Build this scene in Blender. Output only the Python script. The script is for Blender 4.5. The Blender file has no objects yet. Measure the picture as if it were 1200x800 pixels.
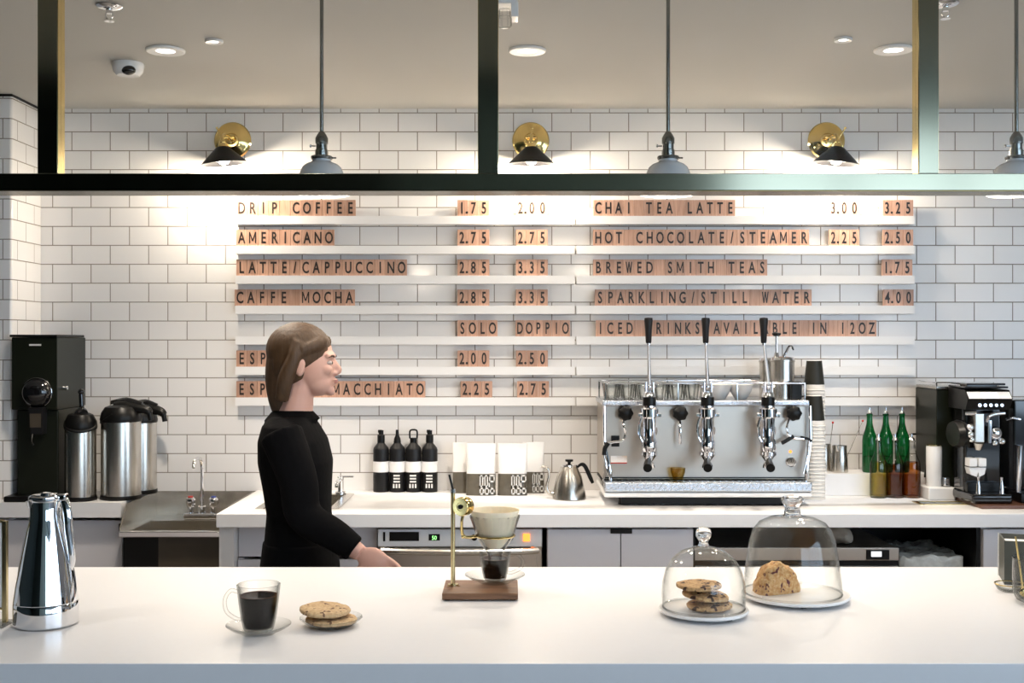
import bpy, bmesh, math, random
from mathutils import Vector, Matrix
random.seed(7)
S = bpy.context.scene
COL = S.collection
F = 1351.0
CZ = 1.55                     # camera height
TOP = 0.95                    # both counter tops
CEIL = 2.49
WALL = 4.66
PI = math.pi

def P(px, py, Y):
    return Vector(((px-600)*Y/F, Y, CZ+(400-py)*Y/F))
def PX(px, Y): return (px-600)*Y/F
def PZ(py, Y): return CZ+(400-py)*Y/F

# ---------------------------------------------------------------- materials
def newmat(name):
    m = bpy.data.materials.new(name); m.use_nodes = True
    nt = m.node_tree
    for n in list(nt.nodes): nt.nodes.remove(n)
    out = nt.nodes.new('ShaderNodeOutputMaterial')
    return m, nt, out
def N(nt, t, **kw):
    n = nt.nodes.new(t)
    for k, v in kw.items():
        if k in n.inputs: n.inputs[k].default_value = v
        else: setattr(n, k, v)
    return n
def pbr(name, col, rough=0.5, metal=0.0, var=0.06, scale=30, bump=0.0, bscale=None, coat=0.0, stretch=None, spec=0.5, rvar=0.0, sss=0):
    m, nt, out = newmat(name)
    b = N(nt, 'ShaderNodeBsdfPrincipled')
    b.inputs['Roughness'].default_value = rough
    b.inputs['Metallic'].default_value = metal
    b.inputs['Coat Weight'].default_value = coat
    b.inputs['Coat Roughness'].default_value = 0.05
    b.inputs['Specular IOR Level'].default_value = spec
    if sss:
        b.inputs['Subsurface Weight'].default_value = sss
        b.inputs['Subsurface Radius'].default_value = (0.01, 0.005, 0.003)
    tc = N(nt, 'ShaderNodeTexCoord')
    mp = N(nt, 'ShaderNodeMapping')
    if stretch: mp.inputs['Scale'].default_value = stretch
    nt.links.new(tc.outputs['Object'], mp.inputs['Vector'])
    nz = N(nt, 'ShaderNodeTexNoise'); nz.inputs['Scale'].default_value = scale; nz.inputs['Detail'].default_value = 4
    nt.links.new(mp.outputs['Vector'], nz.inputs['Vector'])
    mx = N(nt, 'ShaderNodeMix', data_type='RGBA')
    c = Vector(col[:3])
    mx.inputs[6].default_value = tuple(max(0, x*(1-var)) for x in c)+(1,)
    mx.inputs[7].default_value = tuple(min(1, x*(1+var)) for x in c)+(1,)
    nt.links.new(nz.outputs['Fac'], mx.inputs[0])
    nt.links.new(mx.outputs[2], b.inputs['Base Color'])
    if bump:
        nb = N(nt, 'ShaderNodeTexNoise'); nb.inputs['Scale'].default_value = bscale or scale; nb.inputs['Detail'].default_value = 6
        nt.links.new(mp.outputs['Vector'], nb.inputs['Vector'])
        bp = N(nt, 'ShaderNodeBump'); bp.inputs['Strength'].default_value = bump; bp.inputs['Distance'].default_value = 0.004
        nt.links.new(nb.outputs['Fac'], bp.inputs['Height'])
        nt.links.new(bp.outputs['Normal'], b.inputs['Normal'])
    if rvar:
        mr = N(nt, 'ShaderNodeMapRange'); mr.inputs['To Min'].default_value = rough-rvar; mr.inputs['To Max'].default_value = rough+rvar
        nt.links.new(nz.outputs['Fac'], mr.inputs['Value']); nt.links.new(mr.outputs['Result'], b.inputs['Roughness'])
    nt.links.new(b.outputs[0], out.inputs[0])
    return m
def emis(name, col, strength):
    m, nt, out = newmat(name)
    e = N(nt, 'ShaderNodeEmission'); e.inputs[0].default_value = (*col, 1); e.inputs[1].default_value = strength
    nt.links.new(e.outputs[0], out.inputs[0]); return m
def thin_glass(name, tint=(0.97, 0.98, 0.97), edge=(0.55, 0.57, 0.56), refl=0.75, base=0.05, blend=0.25, rough=0.01):
    m, nt, out = newmat(name)
    lw = N(nt, 'ShaderNodeLayerWeight'); lw.inputs['Blend'].default_value = .5
    p1 = N(nt, 'ShaderNodeMath', operation='POWER'); nt.links.new(lw.outputs['Facing'], p1.inputs[0]); p1.inputs[1].default_value = blend
    p2 = N(nt, 'ShaderNodeMath', operation='POWER'); nt.links.new(lw.outputs['Facing'], p2.inputs[0]); p2.inputs[1].default_value = 5
    mx = N(nt, 'ShaderNodeMix', data_type='RGBA'); mx.inputs[6].default_value = (*tint, 1); mx.inputs[7].default_value = (*edge, 1)
    nt.links.new(p1.outputs[0], mx.inputs[0])
    tr = N(nt, 'ShaderNodeBsdfTransparent'); nt.links.new(mx.outputs[2], tr.inputs[0])
    gl = N(nt, 'ShaderNodeBsdfGlossy'); gl.inputs['Roughness'].default_value = rough
    mr = N(nt, 'ShaderNodeMapRange'); mr.inputs['To Min'].default_value = base; mr.inputs['To Max'].default_value = refl
    nt.links.new(p2.outputs[0], mr.inputs['Value'])
    ms = N(nt, 'ShaderNodeMixShader'); nt.links.new(mr.outputs['Result'], ms.inputs[0])
    nt.links.new(tr.outputs[0], ms.inputs[1]); nt.links.new(gl.outputs[0], ms.inputs[2])
    nt.links.new(ms.outputs[0], out.inputs[0]); return m

def real_glass(name, col, ior):
    m, nt, out = newmat(name)
    b = N(nt, 'ShaderNodeBsdfPrincipled'); b.inputs['Transmission Weight'].default_value = 1
    b.inputs['IOR'].default_value = ior; b.inputs['Roughness'].default_value = .02
    tc = N(nt, 'ShaderNodeTexCoord'); nz = N(nt, 'ShaderNodeTexNoise'); nz.inputs['Scale'].default_value = 12
    nt.links.new(tc.outputs['Object'], nz.inputs['Vector'])
    mx = N(nt, 'ShaderNodeMix', data_type='RGBA'); mx.inputs[6].default_value = (*[c*.94 for c in col], 1); mx.inputs[7].default_value = (*col, 1)
    nt.links.new(nz.outputs['Fac'], mx.inputs[0]); nt.links.new(mx.outputs[2], b.inputs['Base Color'])
    nt.links.new(b.outputs[0], out.inputs[0]); return m
TW, TH = 45.0/F*WALL, 22.17/F*WALL
def tile_mat():
    m, nt, out = newmat('white_subway_tile')
    geo = N(nt, 'ShaderNodeNewGeometry')
    sp = N(nt, 'ShaderNodeSeparateXYZ'); nt.links.new(geo.outputs['Position'], sp.inputs[0])
    sn = N(nt, 'ShaderNodeSeparateXYZ'); nt.links.new(geo.outputs['True Normal'], sn.inputs[0])
    ab = N(nt, 'ShaderNodeMath', operation='ABSOLUTE'); nt.links.new(sn.outputs['X'], ab.inputs[0])
    gt = N(nt, 'ShaderNodeMath', operation='GREATER_THAN'); nt.links.new(ab.outputs[0], gt.inputs[0]); gt.inputs[1].default_value = 0.7
    mu = N(nt, 'ShaderNodeMix', data_type='FLOAT')
    nt.links.new(gt.outputs[0], mu.inputs[0]); nt.links.new(sp.outputs['X'], mu.inputs[2]); nt.links.new(sp.outputs['Y'], mu.inputs[3])
    ax = N(nt, 'ShaderNodeMath', operation='ADD'); nt.links.new(mu.outputs[0], ax.inputs[0]); ax.inputs[1].default_value = -PX(106.7, WALL)+TW*60
    az = N(nt, 'ShaderNodeMath', operation='ADD'); nt.links.new(sp.outputs['Z'], az.inputs[0]); az.inputs[1].default_value = -PZ(154.4, WALL)+TH*61
    cb = N(nt, 'ShaderNodeCombineXYZ'); nt.links.new(ax.outputs[0], cb.inputs[0]); nt.links.new(az.outputs[0], cb.inputs[1])
    br = N(nt, 'ShaderNodeTexBrick'); br.offset = 0.5; br.offset_frequency = 2
    br.inputs['Scale'].default_value = 1; br.inputs['Brick Width'].default_value = TW; br.inputs['Row Height'].default_value = TH
    br.inputs['Mortar Size'].default_value = 0.0021; br.inputs['Mortar Smooth'].default_value = 0.25; br.inputs['Bias'].default_value = 0
    br.inputs['Color1'].default_value = (0.82, 0.80, 0.78, 1); br.inputs['Color2'].default_value = (0.86, 0.84, 0.82, 1)
    br.inputs['Mortar'].default_value = (0.27, 0.235, 0.20, 1)
    nt.links.new(cb.outputs[0], br.inputs['Vector'])
    b = N(nt, 'ShaderNodeBsdfPrincipled')
    nt.links.new(br.outputs['Color'], b.inputs['Base Color'])
    mr = N(nt, 'ShaderNodeMapRange'); mr.inputs['To Min'].default_value = 0.16; mr.inputs['To Max'].default_value = 0.8
    nt.links.new(br.outputs['Fac'], mr.inputs['Value']); nt.links.new(mr.outputs[0], b.inputs['Roughness'])
    nz = N(nt, 'ShaderNodeTexNoise'); nz.inputs['Scale'].default_value = 9; nt.links.new(cb.outputs[0], nz.inputs['Vector'])
    inv = N(nt, 'ShaderNodeMath', operation='MULTIPLY_ADD'); nt.links.new(br.outputs['Fac'], inv.inputs[0]); inv.inputs[1].default_value = -1.0
    nm = N(nt, 'ShaderNodeMath', operation='MULTIPLY'); nt.links.new(nz.outputs['Fac'], nm.inputs[0]); nm.inputs[1].default_value = 0.5
    nt.links.new(nm.outputs[0], inv.inputs[2])
    bp = N(nt, 'ShaderNodeBump'); bp.inputs['Strength'].default_value = 0.5; bp.inputs['Distance'].default_value = 0.002
    nt.links.new(inv.outputs[0], bp.inputs['Height']); nt.links.new(bp.outputs[0], b.inputs['Normal'])
    nt.links.new(b.outputs[0], out.inputs[0]); return m
def wood_mat(name, c1, c2, rough=0.45, scale=(60, 60, 4), dist=3):
    m, nt, out = newmat(name)
    tc = N(nt, 'ShaderNodeTexCoord'); oi = N(nt, 'ShaderNodeObjectInfo')
    mp = N(nt, 'ShaderNodeMapping'); mp.inputs['Scale'].default_value = scale
    ad = N(nt, 'ShaderNodeVectorMath', operation='ADD'); nt.links.new(tc.outputs['Object'], ad.inputs[0]); nt.links.new(oi.outputs['Random'], ad.inputs[1])
    nt.links.new(ad.outputs[0], mp.inputs['Vector'])
    nz = N(nt, 'ShaderNodeTexNoise'); nz.inputs['Scale'].default_value = 3; nz.inputs['Detail'].default_value = 5; nz.inputs['Distortion'].default_value = dist*0.2
    nt.links.new(mp.outputs[0], nz.inputs['Vector'])
    rp = N(nt, 'ShaderNodeValToRGB'); rp.color_ramp.elements[0].position = .3; rp.color_ramp.elements[1].position = .7
    rp.color_ramp.elements[0].color = (*c1, 1); rp.color_ramp.elements[1].color = (*c2, 1)
    nt.links.new(nz.outputs['Fac'], rp.inputs[0])
    hs = N(nt, 'ShaderNodeHueSaturation')
    mr = N(nt, 'ShaderNodeMapRange'); mr.inputs['To Min'].default_value = .85; mr.inputs['To Max'].default_value = 1.15
    nt.links.new(oi.outputs['Random'], mr.inputs[0]); nt.links.new(mr.outputs[0], hs.inputs['Value']); nt.links.new(rp.outputs[0], hs.inputs['Color'])
    b = N(nt, 'ShaderNodeBsdfPrincipled'); b.inputs['Roughness'].default_value = rough
    nt.links.new(hs.outputs[0], b.inputs['Base Color']); nt.links.new(b.outputs[0], out.inputs[0]); return m
def cookie_mat(name, base, chip, crumb, amount=0.62):
    m, nt, out = newmat(name)
    tc = N(nt, 'ShaderNodeTexCoord')
    v = N(nt, 'ShaderNodeTexNoise'); v.inputs['Scale'].default_value = 75; v.inputs['Detail'].default_value = 1
    nt.links.new(tc.outputs['Object'], v.inputs['Vector'])
    rp = N(nt, 'ShaderNodeValToRGB'); e = rp.color_ramp.elements
    e[0].position = amount; e[0].color = (0, 0, 0, 1); e[1].position = amount+.03; e[1].color = (1, 1, 1, 1)
    nt.links.new(v.outputs['Fac'], rp.inputs[0])
    n2 = N(nt, 'ShaderNodeTexNoise'); n2.inputs['Scale'].default_value = 160; n2.inputs['Detail'].default_value = 5
    nt.links.new(tc.outputs['Object'], n2.inputs['Vector'])
    r2 = N(nt, 'ShaderNodeValToRGB'); e = r2.color_ramp.elements; e[0].position = .35; e[0].color = (*crumb, 1); e[1].position = .65; e[1].color = (*base, 1)
    nt.links.new(n2.outputs['Fac'], r2.inputs[0])
    mx = N(nt, 'ShaderNodeMix', data_type='RGBA'); nt.links.new(rp.outputs[0], mx.inputs[0]); nt.links.new(r2.outputs[0], mx.inputs[6]); mx.inputs[7].default_value = (*chip, 1)
    b = N(nt, 'ShaderNodeBsdfPrincipled'); b.inputs['Roughness'].default_value = .8
    bp = N(nt, 'ShaderNodeBump'); bp.inputs['Strength'].default_value = .8; bp.inputs['Distance'].default_value = .003
    nt.links.new(n2.outputs['Fac'], bp.inputs['Height']); nt.links.new(bp.outputs[0], b.inputs['Normal'])
    nt.links.new(mx.outputs[2], b.inputs['Base Color']); nt.links.new(b.outputs[0], out.inputs[0]); return m

M = dict(
 tile=tile_mat(),
 ceiling=pbr('greige_ceiling_paint', (0.54, 0.525, 0.49), .8, var=.02, scale=3, bump=.05, bscale=200),
 quartz=pbr('white_quartz', (0.785, 0.785, 0.795), .32, var=.015, scale=60, spec=.35),
 cab=pbr('grey_white_laminate', (0.66, 0.65, 0.68), .45, var=.01, scale=5),
 rail=pbr('white_painted_rail', (0.85, 0.84, 0.83), .35, var=.01),
 goldedge=pbr('brass_edging', (0.17, 0.125, 0.035), .2, 1, var=.1, scale=20),
 darkwall=pbr('dark_green_wall_paint', (0.02, 0.03, 0.026), .7, var=.1, scale=3),
 midwall=pbr('sage_wall_paint', (0.4, 0.45, 0.4), .7, var=.05, scale=3),
 floor=pbr('grey_floor', (0.22, 0.21, 0.20), .4, var=.15, scale=6),
 steel=pbr('brushed_steel', (0.60, 0.57, 0.52), .26, 1, var=.03, scale=40, stretch=(1, 1, 0.05), rvar=.03),
 steelh=pbr('brushed_steel_panel', (0.52, 0.475, 0.42), .34, 1, var=.03, scale=14, stretch=(.3, 1, 1), rvar=.04),
 chrome=pbr('polished_chrome', (0.88, 0.88, 0.9), .06, 1, var=.02, scale=10),
 mirror=pbr('mirror_steel', (0.80, 0.81, 0.83), .035, 1, var=.02, scale=6),
 hammered=pbr('hammered_steel', (0.60, 0.63, 0.68), .22, 1, var=.15, scale=90, bump=.9, bscale=130),
 brass=pbr('polished_brass', (0.74, 0.57, 0.24), .12, 1, var=.08, scale=20),
 agedbrass=pbr('aged_brass', (0.60, 0.50, 0.27), .25, 1, var=.1, scale=30),
 rodmetal=pbr('dark_steel_rod', (0.28, 0.29, 0.28), .2, 1, var=.05, scale=10),
 beam=pbr('polished_bronze_tube', (0.23, 0.225, 0.165), .13, 1, var=.05, scale=6),
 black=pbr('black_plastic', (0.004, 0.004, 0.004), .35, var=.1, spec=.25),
 blackgloss=pbr('black_gloss', (0.006, 0.006, 0.007), .08, var=.1, coat=.5),
 blackmat=pbr('black_matte_enamel', (0.006, 0.006, 0.007), .45, var=.1, spec=.3),
 blackgreen=pbr('green_black_metal', (0.007, 0.009, 0.005), .35, var=.2, scale=4, spec=.3),
 white=pbr('white_enamel', (0.82, 0.82, 0.82), .25, var=.01),
 opal=pbr('milk_glass', (0.62, 0.64, 0.67), .12, var=.01, coat=.3),
 marble=pbr('white_marble_plate', (0.84, 0.84, 0.84), .2, var=.05, scale=12),
 woodtile=wood_mat('red_oak_tile', (0.44, 0.245, 0.165), (0.60, 0.37, 0.27), .4),
 walnut=wood_mat('walnut', (0.12, 0.052, 0.024), (0.31, 0.155, 0.075), .45, scale=(3, 40, 40)),
 board=wood_mat('brown_board', (0.10, 0.045, 0.025), (0.18, 0.08, 0.05), .4, scale=(3, 40, 40)),
 ink=pbr('black_letter_ink', (0.02, 0.014, 0.012), .45, var=.05),
 glass=thin_glass('clear_glass', tint=(.985, .988, .985), edge=(.60, .62, .61), refl=.8, base=.025, blend=3.5),
 glassthick=thin_glass('thick_clear_glass', tint=(.985, .988, .986), edge=(.30, .32, .31), refl=.85, base=.014, blend=1.8),
 bottleglass=thin_glass('clear_bottle_glass', tint=(.90, .91, .90), edge=(.25, .27, .26), refl=.85, base=.05, blend=1.2),
 pane=thin_glass('pane_glass', tint=(.985, .99, .985), edge=(.9, .93, .9), refl=.12, base=.003, blend=5),
 amberglass=thin_glass('clear_amber_glass', tint=(.9, .8, .52), edge=(.5, .38, .18), refl=.7, base=.03, blend=2),
 green=real_glass('green_bottle_glass', (.006, .20, .045), 1.45),
 solid=real_glass('solid_clear_glass', (.96, .97, .97), 1.46),
 coffee=pbr('black_coffee', (0.003, 0.0015, 0.001), .08, var=.1, spec=.3),
 crema=pbr('coffee_surface', (0.10, 0.035, 0.015), .08, var=.3, scale=60),
 yellow=thin_glass('yellow_syrup', tint=(.92, .82, .36), edge=(.55, .45, .08), refl=.5, base=.02, blend=2),
 brown=thin_glass('brown_syrup', tint=(.80, .45, .17), edge=(.28, .09, .02), refl=.5, base=.02, blend=2),
 darkbrown=thin_glass('dark_brown_syrup', tint=(.62, .30, .12), edge=(.14, .04, .01), refl=.5, base=.02, blend=2),
 paper=pbr('filter_paper', (0.80, 0.72, 0.55), .8, var=.08, scale=50, bump=.3, bscale=60, sss=.2),
 papercup=pbr('white_paper_cup', (0.82, 0.79, 0.74), .6, var=.02),
 cupprint=pbr('black_cup_print', (0.02, 0.02, 0.016), .5, var=.1, spec=.3),
 bagwhite=pbr('white_bag_paper', (0.82, 0.81, 0.80), .5, var=.03, scale=20, bump=.4, bscale=25),
 bagdark=pbr('dark_bag_film', (0.12, 0.105, 0.08), .3, var=.35, scale=25, bump=.4, bscale=30),
 skin=pbr('skin', (0.58, 0.34, 0.27), .5, var=.05, scale=20, sss=.15),
 hair=pbr('brown_hair', (0.055, 0.026, 0.008), .6, var=.45, scale=120, stretch=(1, 1, .08), bump=.5, bscale=120),
 cloth=pbr('black_cloth', (0.0025, 0.0025, 0.003), .9, var=.2, scale=40, bump=.3, bscale=60, spec=.08),
 film=pbr('crumpled_film', (0.6, 0.63, 0.61), .15, var=.4, scale=40, bump=1.5, bscale=45, coat=.5),
 rag=pbr('beige_cloth', (0.45, 0.40, 0.33), .8, var=.25, scale=40, bump=.8, bscale=40),
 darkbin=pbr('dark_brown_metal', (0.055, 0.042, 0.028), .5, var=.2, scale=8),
 cookie=cookie_mat('oat_cookie', (0.66, 0.47, 0.26), (0.16, 0.08, 0.04), (0.50, 0.32, 0.16), .66),
 darkcookie=cookie_mat('chocolate_chip_cookie', (0.66, 0.44, 0.22), (0.07, 0.035, 0.025), (0.42, 0.24, 0.11), .60),
 scone=cookie_mat('fruit_scone', (0.66, 0.44, 0.21), (0.12, 0.03, 0.03), (0.50, 0.24, 0.08), .61),
 bulb=emis('lit_bulb', (1.0, .93, .8), 14),
 down=emis('downlight_lens', (1.0, .96, .9), 2.4),
 downrim=pbr('white_trim_ring', (0.85, 0.84, 0.82), .4, var=.01),
 lcd=emis('lilac_screen', (.72, .68, .95), 1.1),
 lcdgreen=emis('green_digits', (.35, 1, .3), 1.2),
 orange=emis('orange_lamp', (1, .22, .04), 1.5),
 lcdwhite=emis('white_screen', (.9, .95, 1), 1.1),
 red=pbr('red_plastic', (0.6, 0.03, 0.02), .4),
 blue=pbr('blue_plastic', (0.03, 0.06, 0.35), .4),
 greycard=pbr('dark_grey_card', (0.07, 0.07, 0.055), .45, var=.1, scale=4),
 logo=pbr('white_print', (0.75, 0.74, 0.72), .5, var=.02),
 eyew=pbr('eye', (0.42, 0.36, 0.33), .4), iris=pbr('iris', (0.05, 0.03, 0.02), .1), lips=pbr('lips', (0.45, 0.19, 0.16), .5),
)

# ---------------------------------------------------------------- mesh builder
class MB:
    def __init__(s): s.bm = bmesh.new()
    def _tag(s, verts, mat):
        if mat is not None: bmesh.ops.transform(s.bm, matrix=mat, verts=verts)
    def box(s, a, b, bev=0.0, seg=2, mat=None):
        a = Vector(a); b = Vector(b)
        lo = Vector(map(min, a, b)); hi = Vector(map(max, a, b))
        c = (lo+hi)/2; d = hi-lo
        r = bmesh.ops.create_cube(s.bm, size=1, matrix=Matrix.Translation(c) @ Matrix.Diagonal((d.x, d.y, d.z, 1)))
        vs = r['verts']
        if bev > 0:
            es = list({e for v in vs for e in v.link_edges})
            q = bmesh.ops.bevel(s.bm, geom=es, offset=min(bev, min(d)*.45), segments=seg, profile=.5, affect='EDGES')
            s.bev_used = True
            vs = list({v for f in q['faces'] for v in f.verts} | {v for v in vs if v.is_valid})
            seen = set(vs); st = list(vs)
            while st:
                v = st.pop()
                for e in v.link_edges:
                    o = e.other_vert(v)
                    if o not in seen: seen.add(o); st.append(o)
            vs = list(seen)
        s._tag(vs, mat); return s
    def prism(s, pts, axis, lo, hi, mat=None):
        def mk(p, h):
            if axis == 'z': return (p[0], p[1], h)
            if axis == 'y': return (p[0], h, p[1])
            return (h, p[0], p[1])
        A = [s.bm.verts.new(mk(p, lo)) for p in pts]; B = [s.bm.verts.new(mk(p, hi)) for p in pts]
        n = len(pts); s.bm.faces.new(A); s.bm.faces.new(B[::-1])
        for i in range(n): s.bm.faces.new((A[i], B[i], B[(i+1) % n], A[(i+1) % n]))
        s._tag(A+B, mat); return s
    def lathe(s, prof, c=(0, 0, 0), seg=32, axis=None, closed=False, sx=1, sy=1, mod=None):
        c = Vector(c)
        if axis is None: R = Matrix.Identity(3)
        else: R = Vector((0, 0, 1)).rotation_difference(Vector(axis).normalized()).to_matrix()
        rings = []
        for r, z in prof:
            if r < 1e-6: rings.append([s.bm.verts.new(c+R @ Vector((0, 0, z)))])
            else:
                ring = []
                for k in range(seg):
                    t = 2*PI*k/seg; q = r*(mod(t, z) if mod else 1)
                    ring.append(s.bm.verts.new(c+R @ Vector((q*sx*math.cos(t), q*sy*math.sin(t), z))))
                rings.append(ring)
        prs = list(zip(rings, rings[1:]))
        if closed: prs.append((rings[-1], rings[0]))
        for A, B in prs:
            if len(A) == 1 and len(B) == 1: continue
            for k in range(seg):
                j = (k+1) % seg
                if len(A) == 1: s.bm.faces.new((A[0], B[k], B[j]))
                elif len(B) == 1: s.bm.faces.new((A[k], A[j], B[0]))
                else: s.bm.faces.new((A[k], A[j], B[j], B[k]))
        if not closed:
            for R_ in (rings[0], rings[-1]):
                if len(R_) > 1: s.bm.faces.new(R_)
        return s
    def cyl(s, a, b, r, seg=20, r2=None, bev=0.0):
        a = Vector(a); b = Vector(b); h = (b-a).length; r2 = r if r2 is None else r2
        if bev: prof = [(0, 0), (r-bev, 0), (r, bev), (r2, h-bev), (r2-bev, h), (0, h)]
        else: prof = [(0, 0), (r, 0), (r2, h), (0, h)]
        return s.lathe(prof, a, seg, b-a)
    def tube(s, pts, r, seg=10, closed=False, sub=0, flat=1.0):
        pts = [Vector(p) for p in pts]
        rs = list(r) if hasattr(r, '__len__') else [r]*len(pts)
        if sub:
            np_, nr = [], []; n = len(pts); rng = n if closed else n-1
            for i in range(rng):
                p0 = pts[i-1] if (closed or i > 0) else pts[i]*2-pts[i+1]
                p1, p2 = pts[i], pts[(i+1) % n]
                p3 = pts[(i+2) % n] if (closed or i+2 < n) else p2*2-p1
                for k in range(sub):
                    t = k/sub
                    np_.append(.5*((2*p1)+(p2-p0)*t+(2*p0-5*p1+4*p2-p3)*t*t+(3*p1-p0-3*p2+p3)*t**3))
                    nr.append(rs[i]*(1-t)+rs[(i+1) % n]*t)
            if not closed: np_.append(pts[-1]); nr.append(rs[-1])
            pts, rs = np_, nr
        n = len(pts)
        def tan(i):
            a = pts[(i-1) % n] if closed or i > 0 else pts[i]
            b = pts[(i+1) % n] if closed or i < n-1 else pts[i]
            return (b-a).normalized()
        t = tan(0); u = t.orthogonal().normalized(); rings = []
        for i in range(n):
            t2 = tan(i); u = (t.rotation_difference(t2) @ u).normalized(); t = t2; w = t.cross(u)
            rings.append([s.bm.verts.new(pts[i]+rs[i]*(math.cos(2*PI*k/seg)*u+flat*math.sin(2*PI*k/seg)*w)) for k in range(seg)])
        for i in range(n if closed else n-1):
            A, B = rings[i], rings[(i+1) % n]
            for k in range(seg):
                j = (k+1) % seg; s.bm.faces.new((A[k], A[j], B[j], B[k]))
        if not closed: s.bm.faces.new(rings[0]); s.bm.faces.new(rings[-1])
        return s
    def ell(s, c, r, seg=24, rot=None):
        m = Matrix.Translation(Vector(c))
        if rot is not None: m = m @ rot
        r = (r, r, r) if not hasattr(r, '__len__') else r
        bmesh.ops.create_uvsphere(s.bm, u_segments=seg, v_segments=max(8, seg//2), radius=1, matrix=m @ Matrix.Diagonal((*r, 1)))
        return s
    def loft(s, rows, seg=28, p=2.3):
        rings = []
        for (cx, cy, cz, rx, ry) in rows:
            ring = []
            for k in range(seg):
                t = 2*PI*k/seg; c, q = math.cos(t), math.sin(t)
                ring.append(s.bm.verts.new((cx+rx*math.copysign(abs(c)**(2/p), c), cy+ry*math.copysign(abs(q)**(2/p), q), cz)))
            rings.append(ring)
        for A, B in zip(rings, rings[1:]):
            for k in range(seg): s.bm.faces.new((A[k], A[(k+1) % seg], B[(k+1) % seg], B[k]))
        s.bm.faces.new(rings[0]); s.bm.faces.new(rings[-1]); return s
    bev_used = False
    def mesh(s, name, mat, off=Vector((0, 0, 0)), ang=35):
        bmesh.ops.recalc_face_normals(s.bm, faces=s.bm.faces)
        for f in s.bm.faces: f.smooth = True
        for v in s.bm.verts: v.co -= off
        me = bpy.data.meshes.new(name); s.bm.to_mesh(me); s.bm.free()
        me.set_sharp_from_angle(angle=math.radians(ang))
        if mat is not None: me.materials.append(mat)
        return me

ORG = {}
def thing(name, label, cat, loc, group=None):
    o = bpy.data.objects.new(name, None); o.empty_display_size = .02; COL.objects.link(o)
    o.location = loc; o['label'] = label; o['category'] = cat
    if group: o['group'] = group
    ORG[o.name] = Vector(loc); return o
def weigh(o, mb):
    if mb.bev_used:
        m_ = o.modifiers.new('weighted', 'WEIGHTED_NORMAL'); m_.keep_sharp = True; m_.weight = 60
def part(name, mb, mat, parent, label=None, ang=35, stuff=False):
    off = ORG[parent.name]
    o = bpy.data.objects.new(name, mb.mesh(name, M[mat] if isinstance(mat, str) else mat, off, ang)); COL.objects.link(o)
    o.parent = parent; ORG[o.name] = off; weigh(o, mb)
    if label: o['label'] = label
    if stuff: o['kind'] = 'stuff'
    return o
def solo(name, mb, mat, loc, label, cat, group=None, ang=35):
    o = bpy.data.objects.new(name, mb.mesh(name, M[mat] if isinstance(mat, str) else mat, Vector(loc), ang)); COL.objects.link(o)
    o.location = loc; o['label'] = label; o['category'] = cat
    if group: o['group'] = group
    weigh(o, mb)
    ORG[o.name] = Vector(loc); return o
def struct(name, mb, mat, parent=None, ang=35):
    o = bpy.data.objects.new(name, mb.mesh(name, M[mat], Vector((0, 0, 0)), ang)); COL.objects.link(o)
    if parent: o.parent = parent
    else: o['kind'] = 'structure'
    ORG[o.name] = Vector((0, 0, 0)); return o
def dup(root, loc, label, rz=None, group=None):
    kids = [k for k in COL.objects if k.parent == root]
    r = root.copy(); COL.objects.link(r); r.location = loc; r['label'] = label
    if rz is not None: r.rotation_euler.z = rz
    if group: r['group'] = group
    for ch in kids:
        sub = [k for k in COL.objects if k.parent == ch]
        c = ch.copy(); COL.objects.link(c); c.parent = r
        for g in sub:
            d = g.copy(); COL.objects.link(d); d.parent = c
    return r

_txt = {}
def text_bm(body, size, ext=.0006, off=0.0, xs=1.0, align='CENTER'):
    cu = bpy.data.curves.new('t', 'FONT'); cu.body = body; cu.size = size; cu.extrude = ext; cu.offset = off
    cu.align_x = align; cu.resolution_u = 3
    o = bpy.data.objects.new('t', cu); COL.objects.link(o)
    dg = bpy.context.evaluated_depsgraph_get()
    me = bpy.data.meshes.new_from_object(o.evaluated_get(dg))
    COL.objects.unlink(o); bpy.data.objects.remove(o); bpy.data.curves.remove(cu)
    for v in me.vertices: x, y, z = v.co; v.co = (x*xs, -z, y)
    return me
def add_text(mb, body, pos, size, xs=1.0, ext=.0006, off=0.0):
    me = text_bm(body, size, ext, off, xs)
    for v in me.vertices: v.co += Vector(pos)
    mb.bm.from_mesh(me); bpy.data.meshes.remove(me); return mb

# ---------------------------------------------------------------- room
struct('wall_back', MB().box((-5, WALL, 0), (5, WALL+.12, 3.7)), 'tile')
pier = MB().box((-3.6, 4.38, 0), (-1.9, WALL-.001, CEIL-.002), .012, 3)
struct('wall_left', pier, 'tile')
struct('trim_1', MB().box((-3.6, 4.376, CEIL-.009), (-1.897, WALL-.001, CEIL-.001)), 'blackmat')
struct('wall_left', MB().box((-5.12, -5, 0), (-5, WALL+.12, 3.7)), 'darkwall')
struct('wall_right', MB().box((5, -5, 0), (5.12, WALL+.12, .8)).box((5, -5, 3.4), (5.12, WALL+.12, 3.7)).box((5, .9, .8), (5.12, WALL+.12, 3.4)).box((5, -5, .8), (5.12, -4.6, 3.4)), 'cab')
w2 = MB()
for i in range(5): w2.box((5.02, -4.6+i*1.1, .8), (5.08, -4.56+i*1.1, 3.4)); w2.box((5.02, -3.54+i*1.1, .8), (5.08, -3.5+i*1.1, 3.4))
w2.box((5.02, -4.6, .8), (5.08, .9, .85)).box((5.02, -4.6, 3.35), (5.08, .9, 3.4))
struct('fill_window', w2, 'blackmat')  # unseen window, added for cool side fill
struct('floor', MB().box((-5.12, -5.12, -.1), (5.12, WALL+.12, 0)), 'floor')
struct('ceiling', MB().box((-5, 1.2, CEIL), (5, WALL, CEIL+.1)), 'ceiling')
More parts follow.
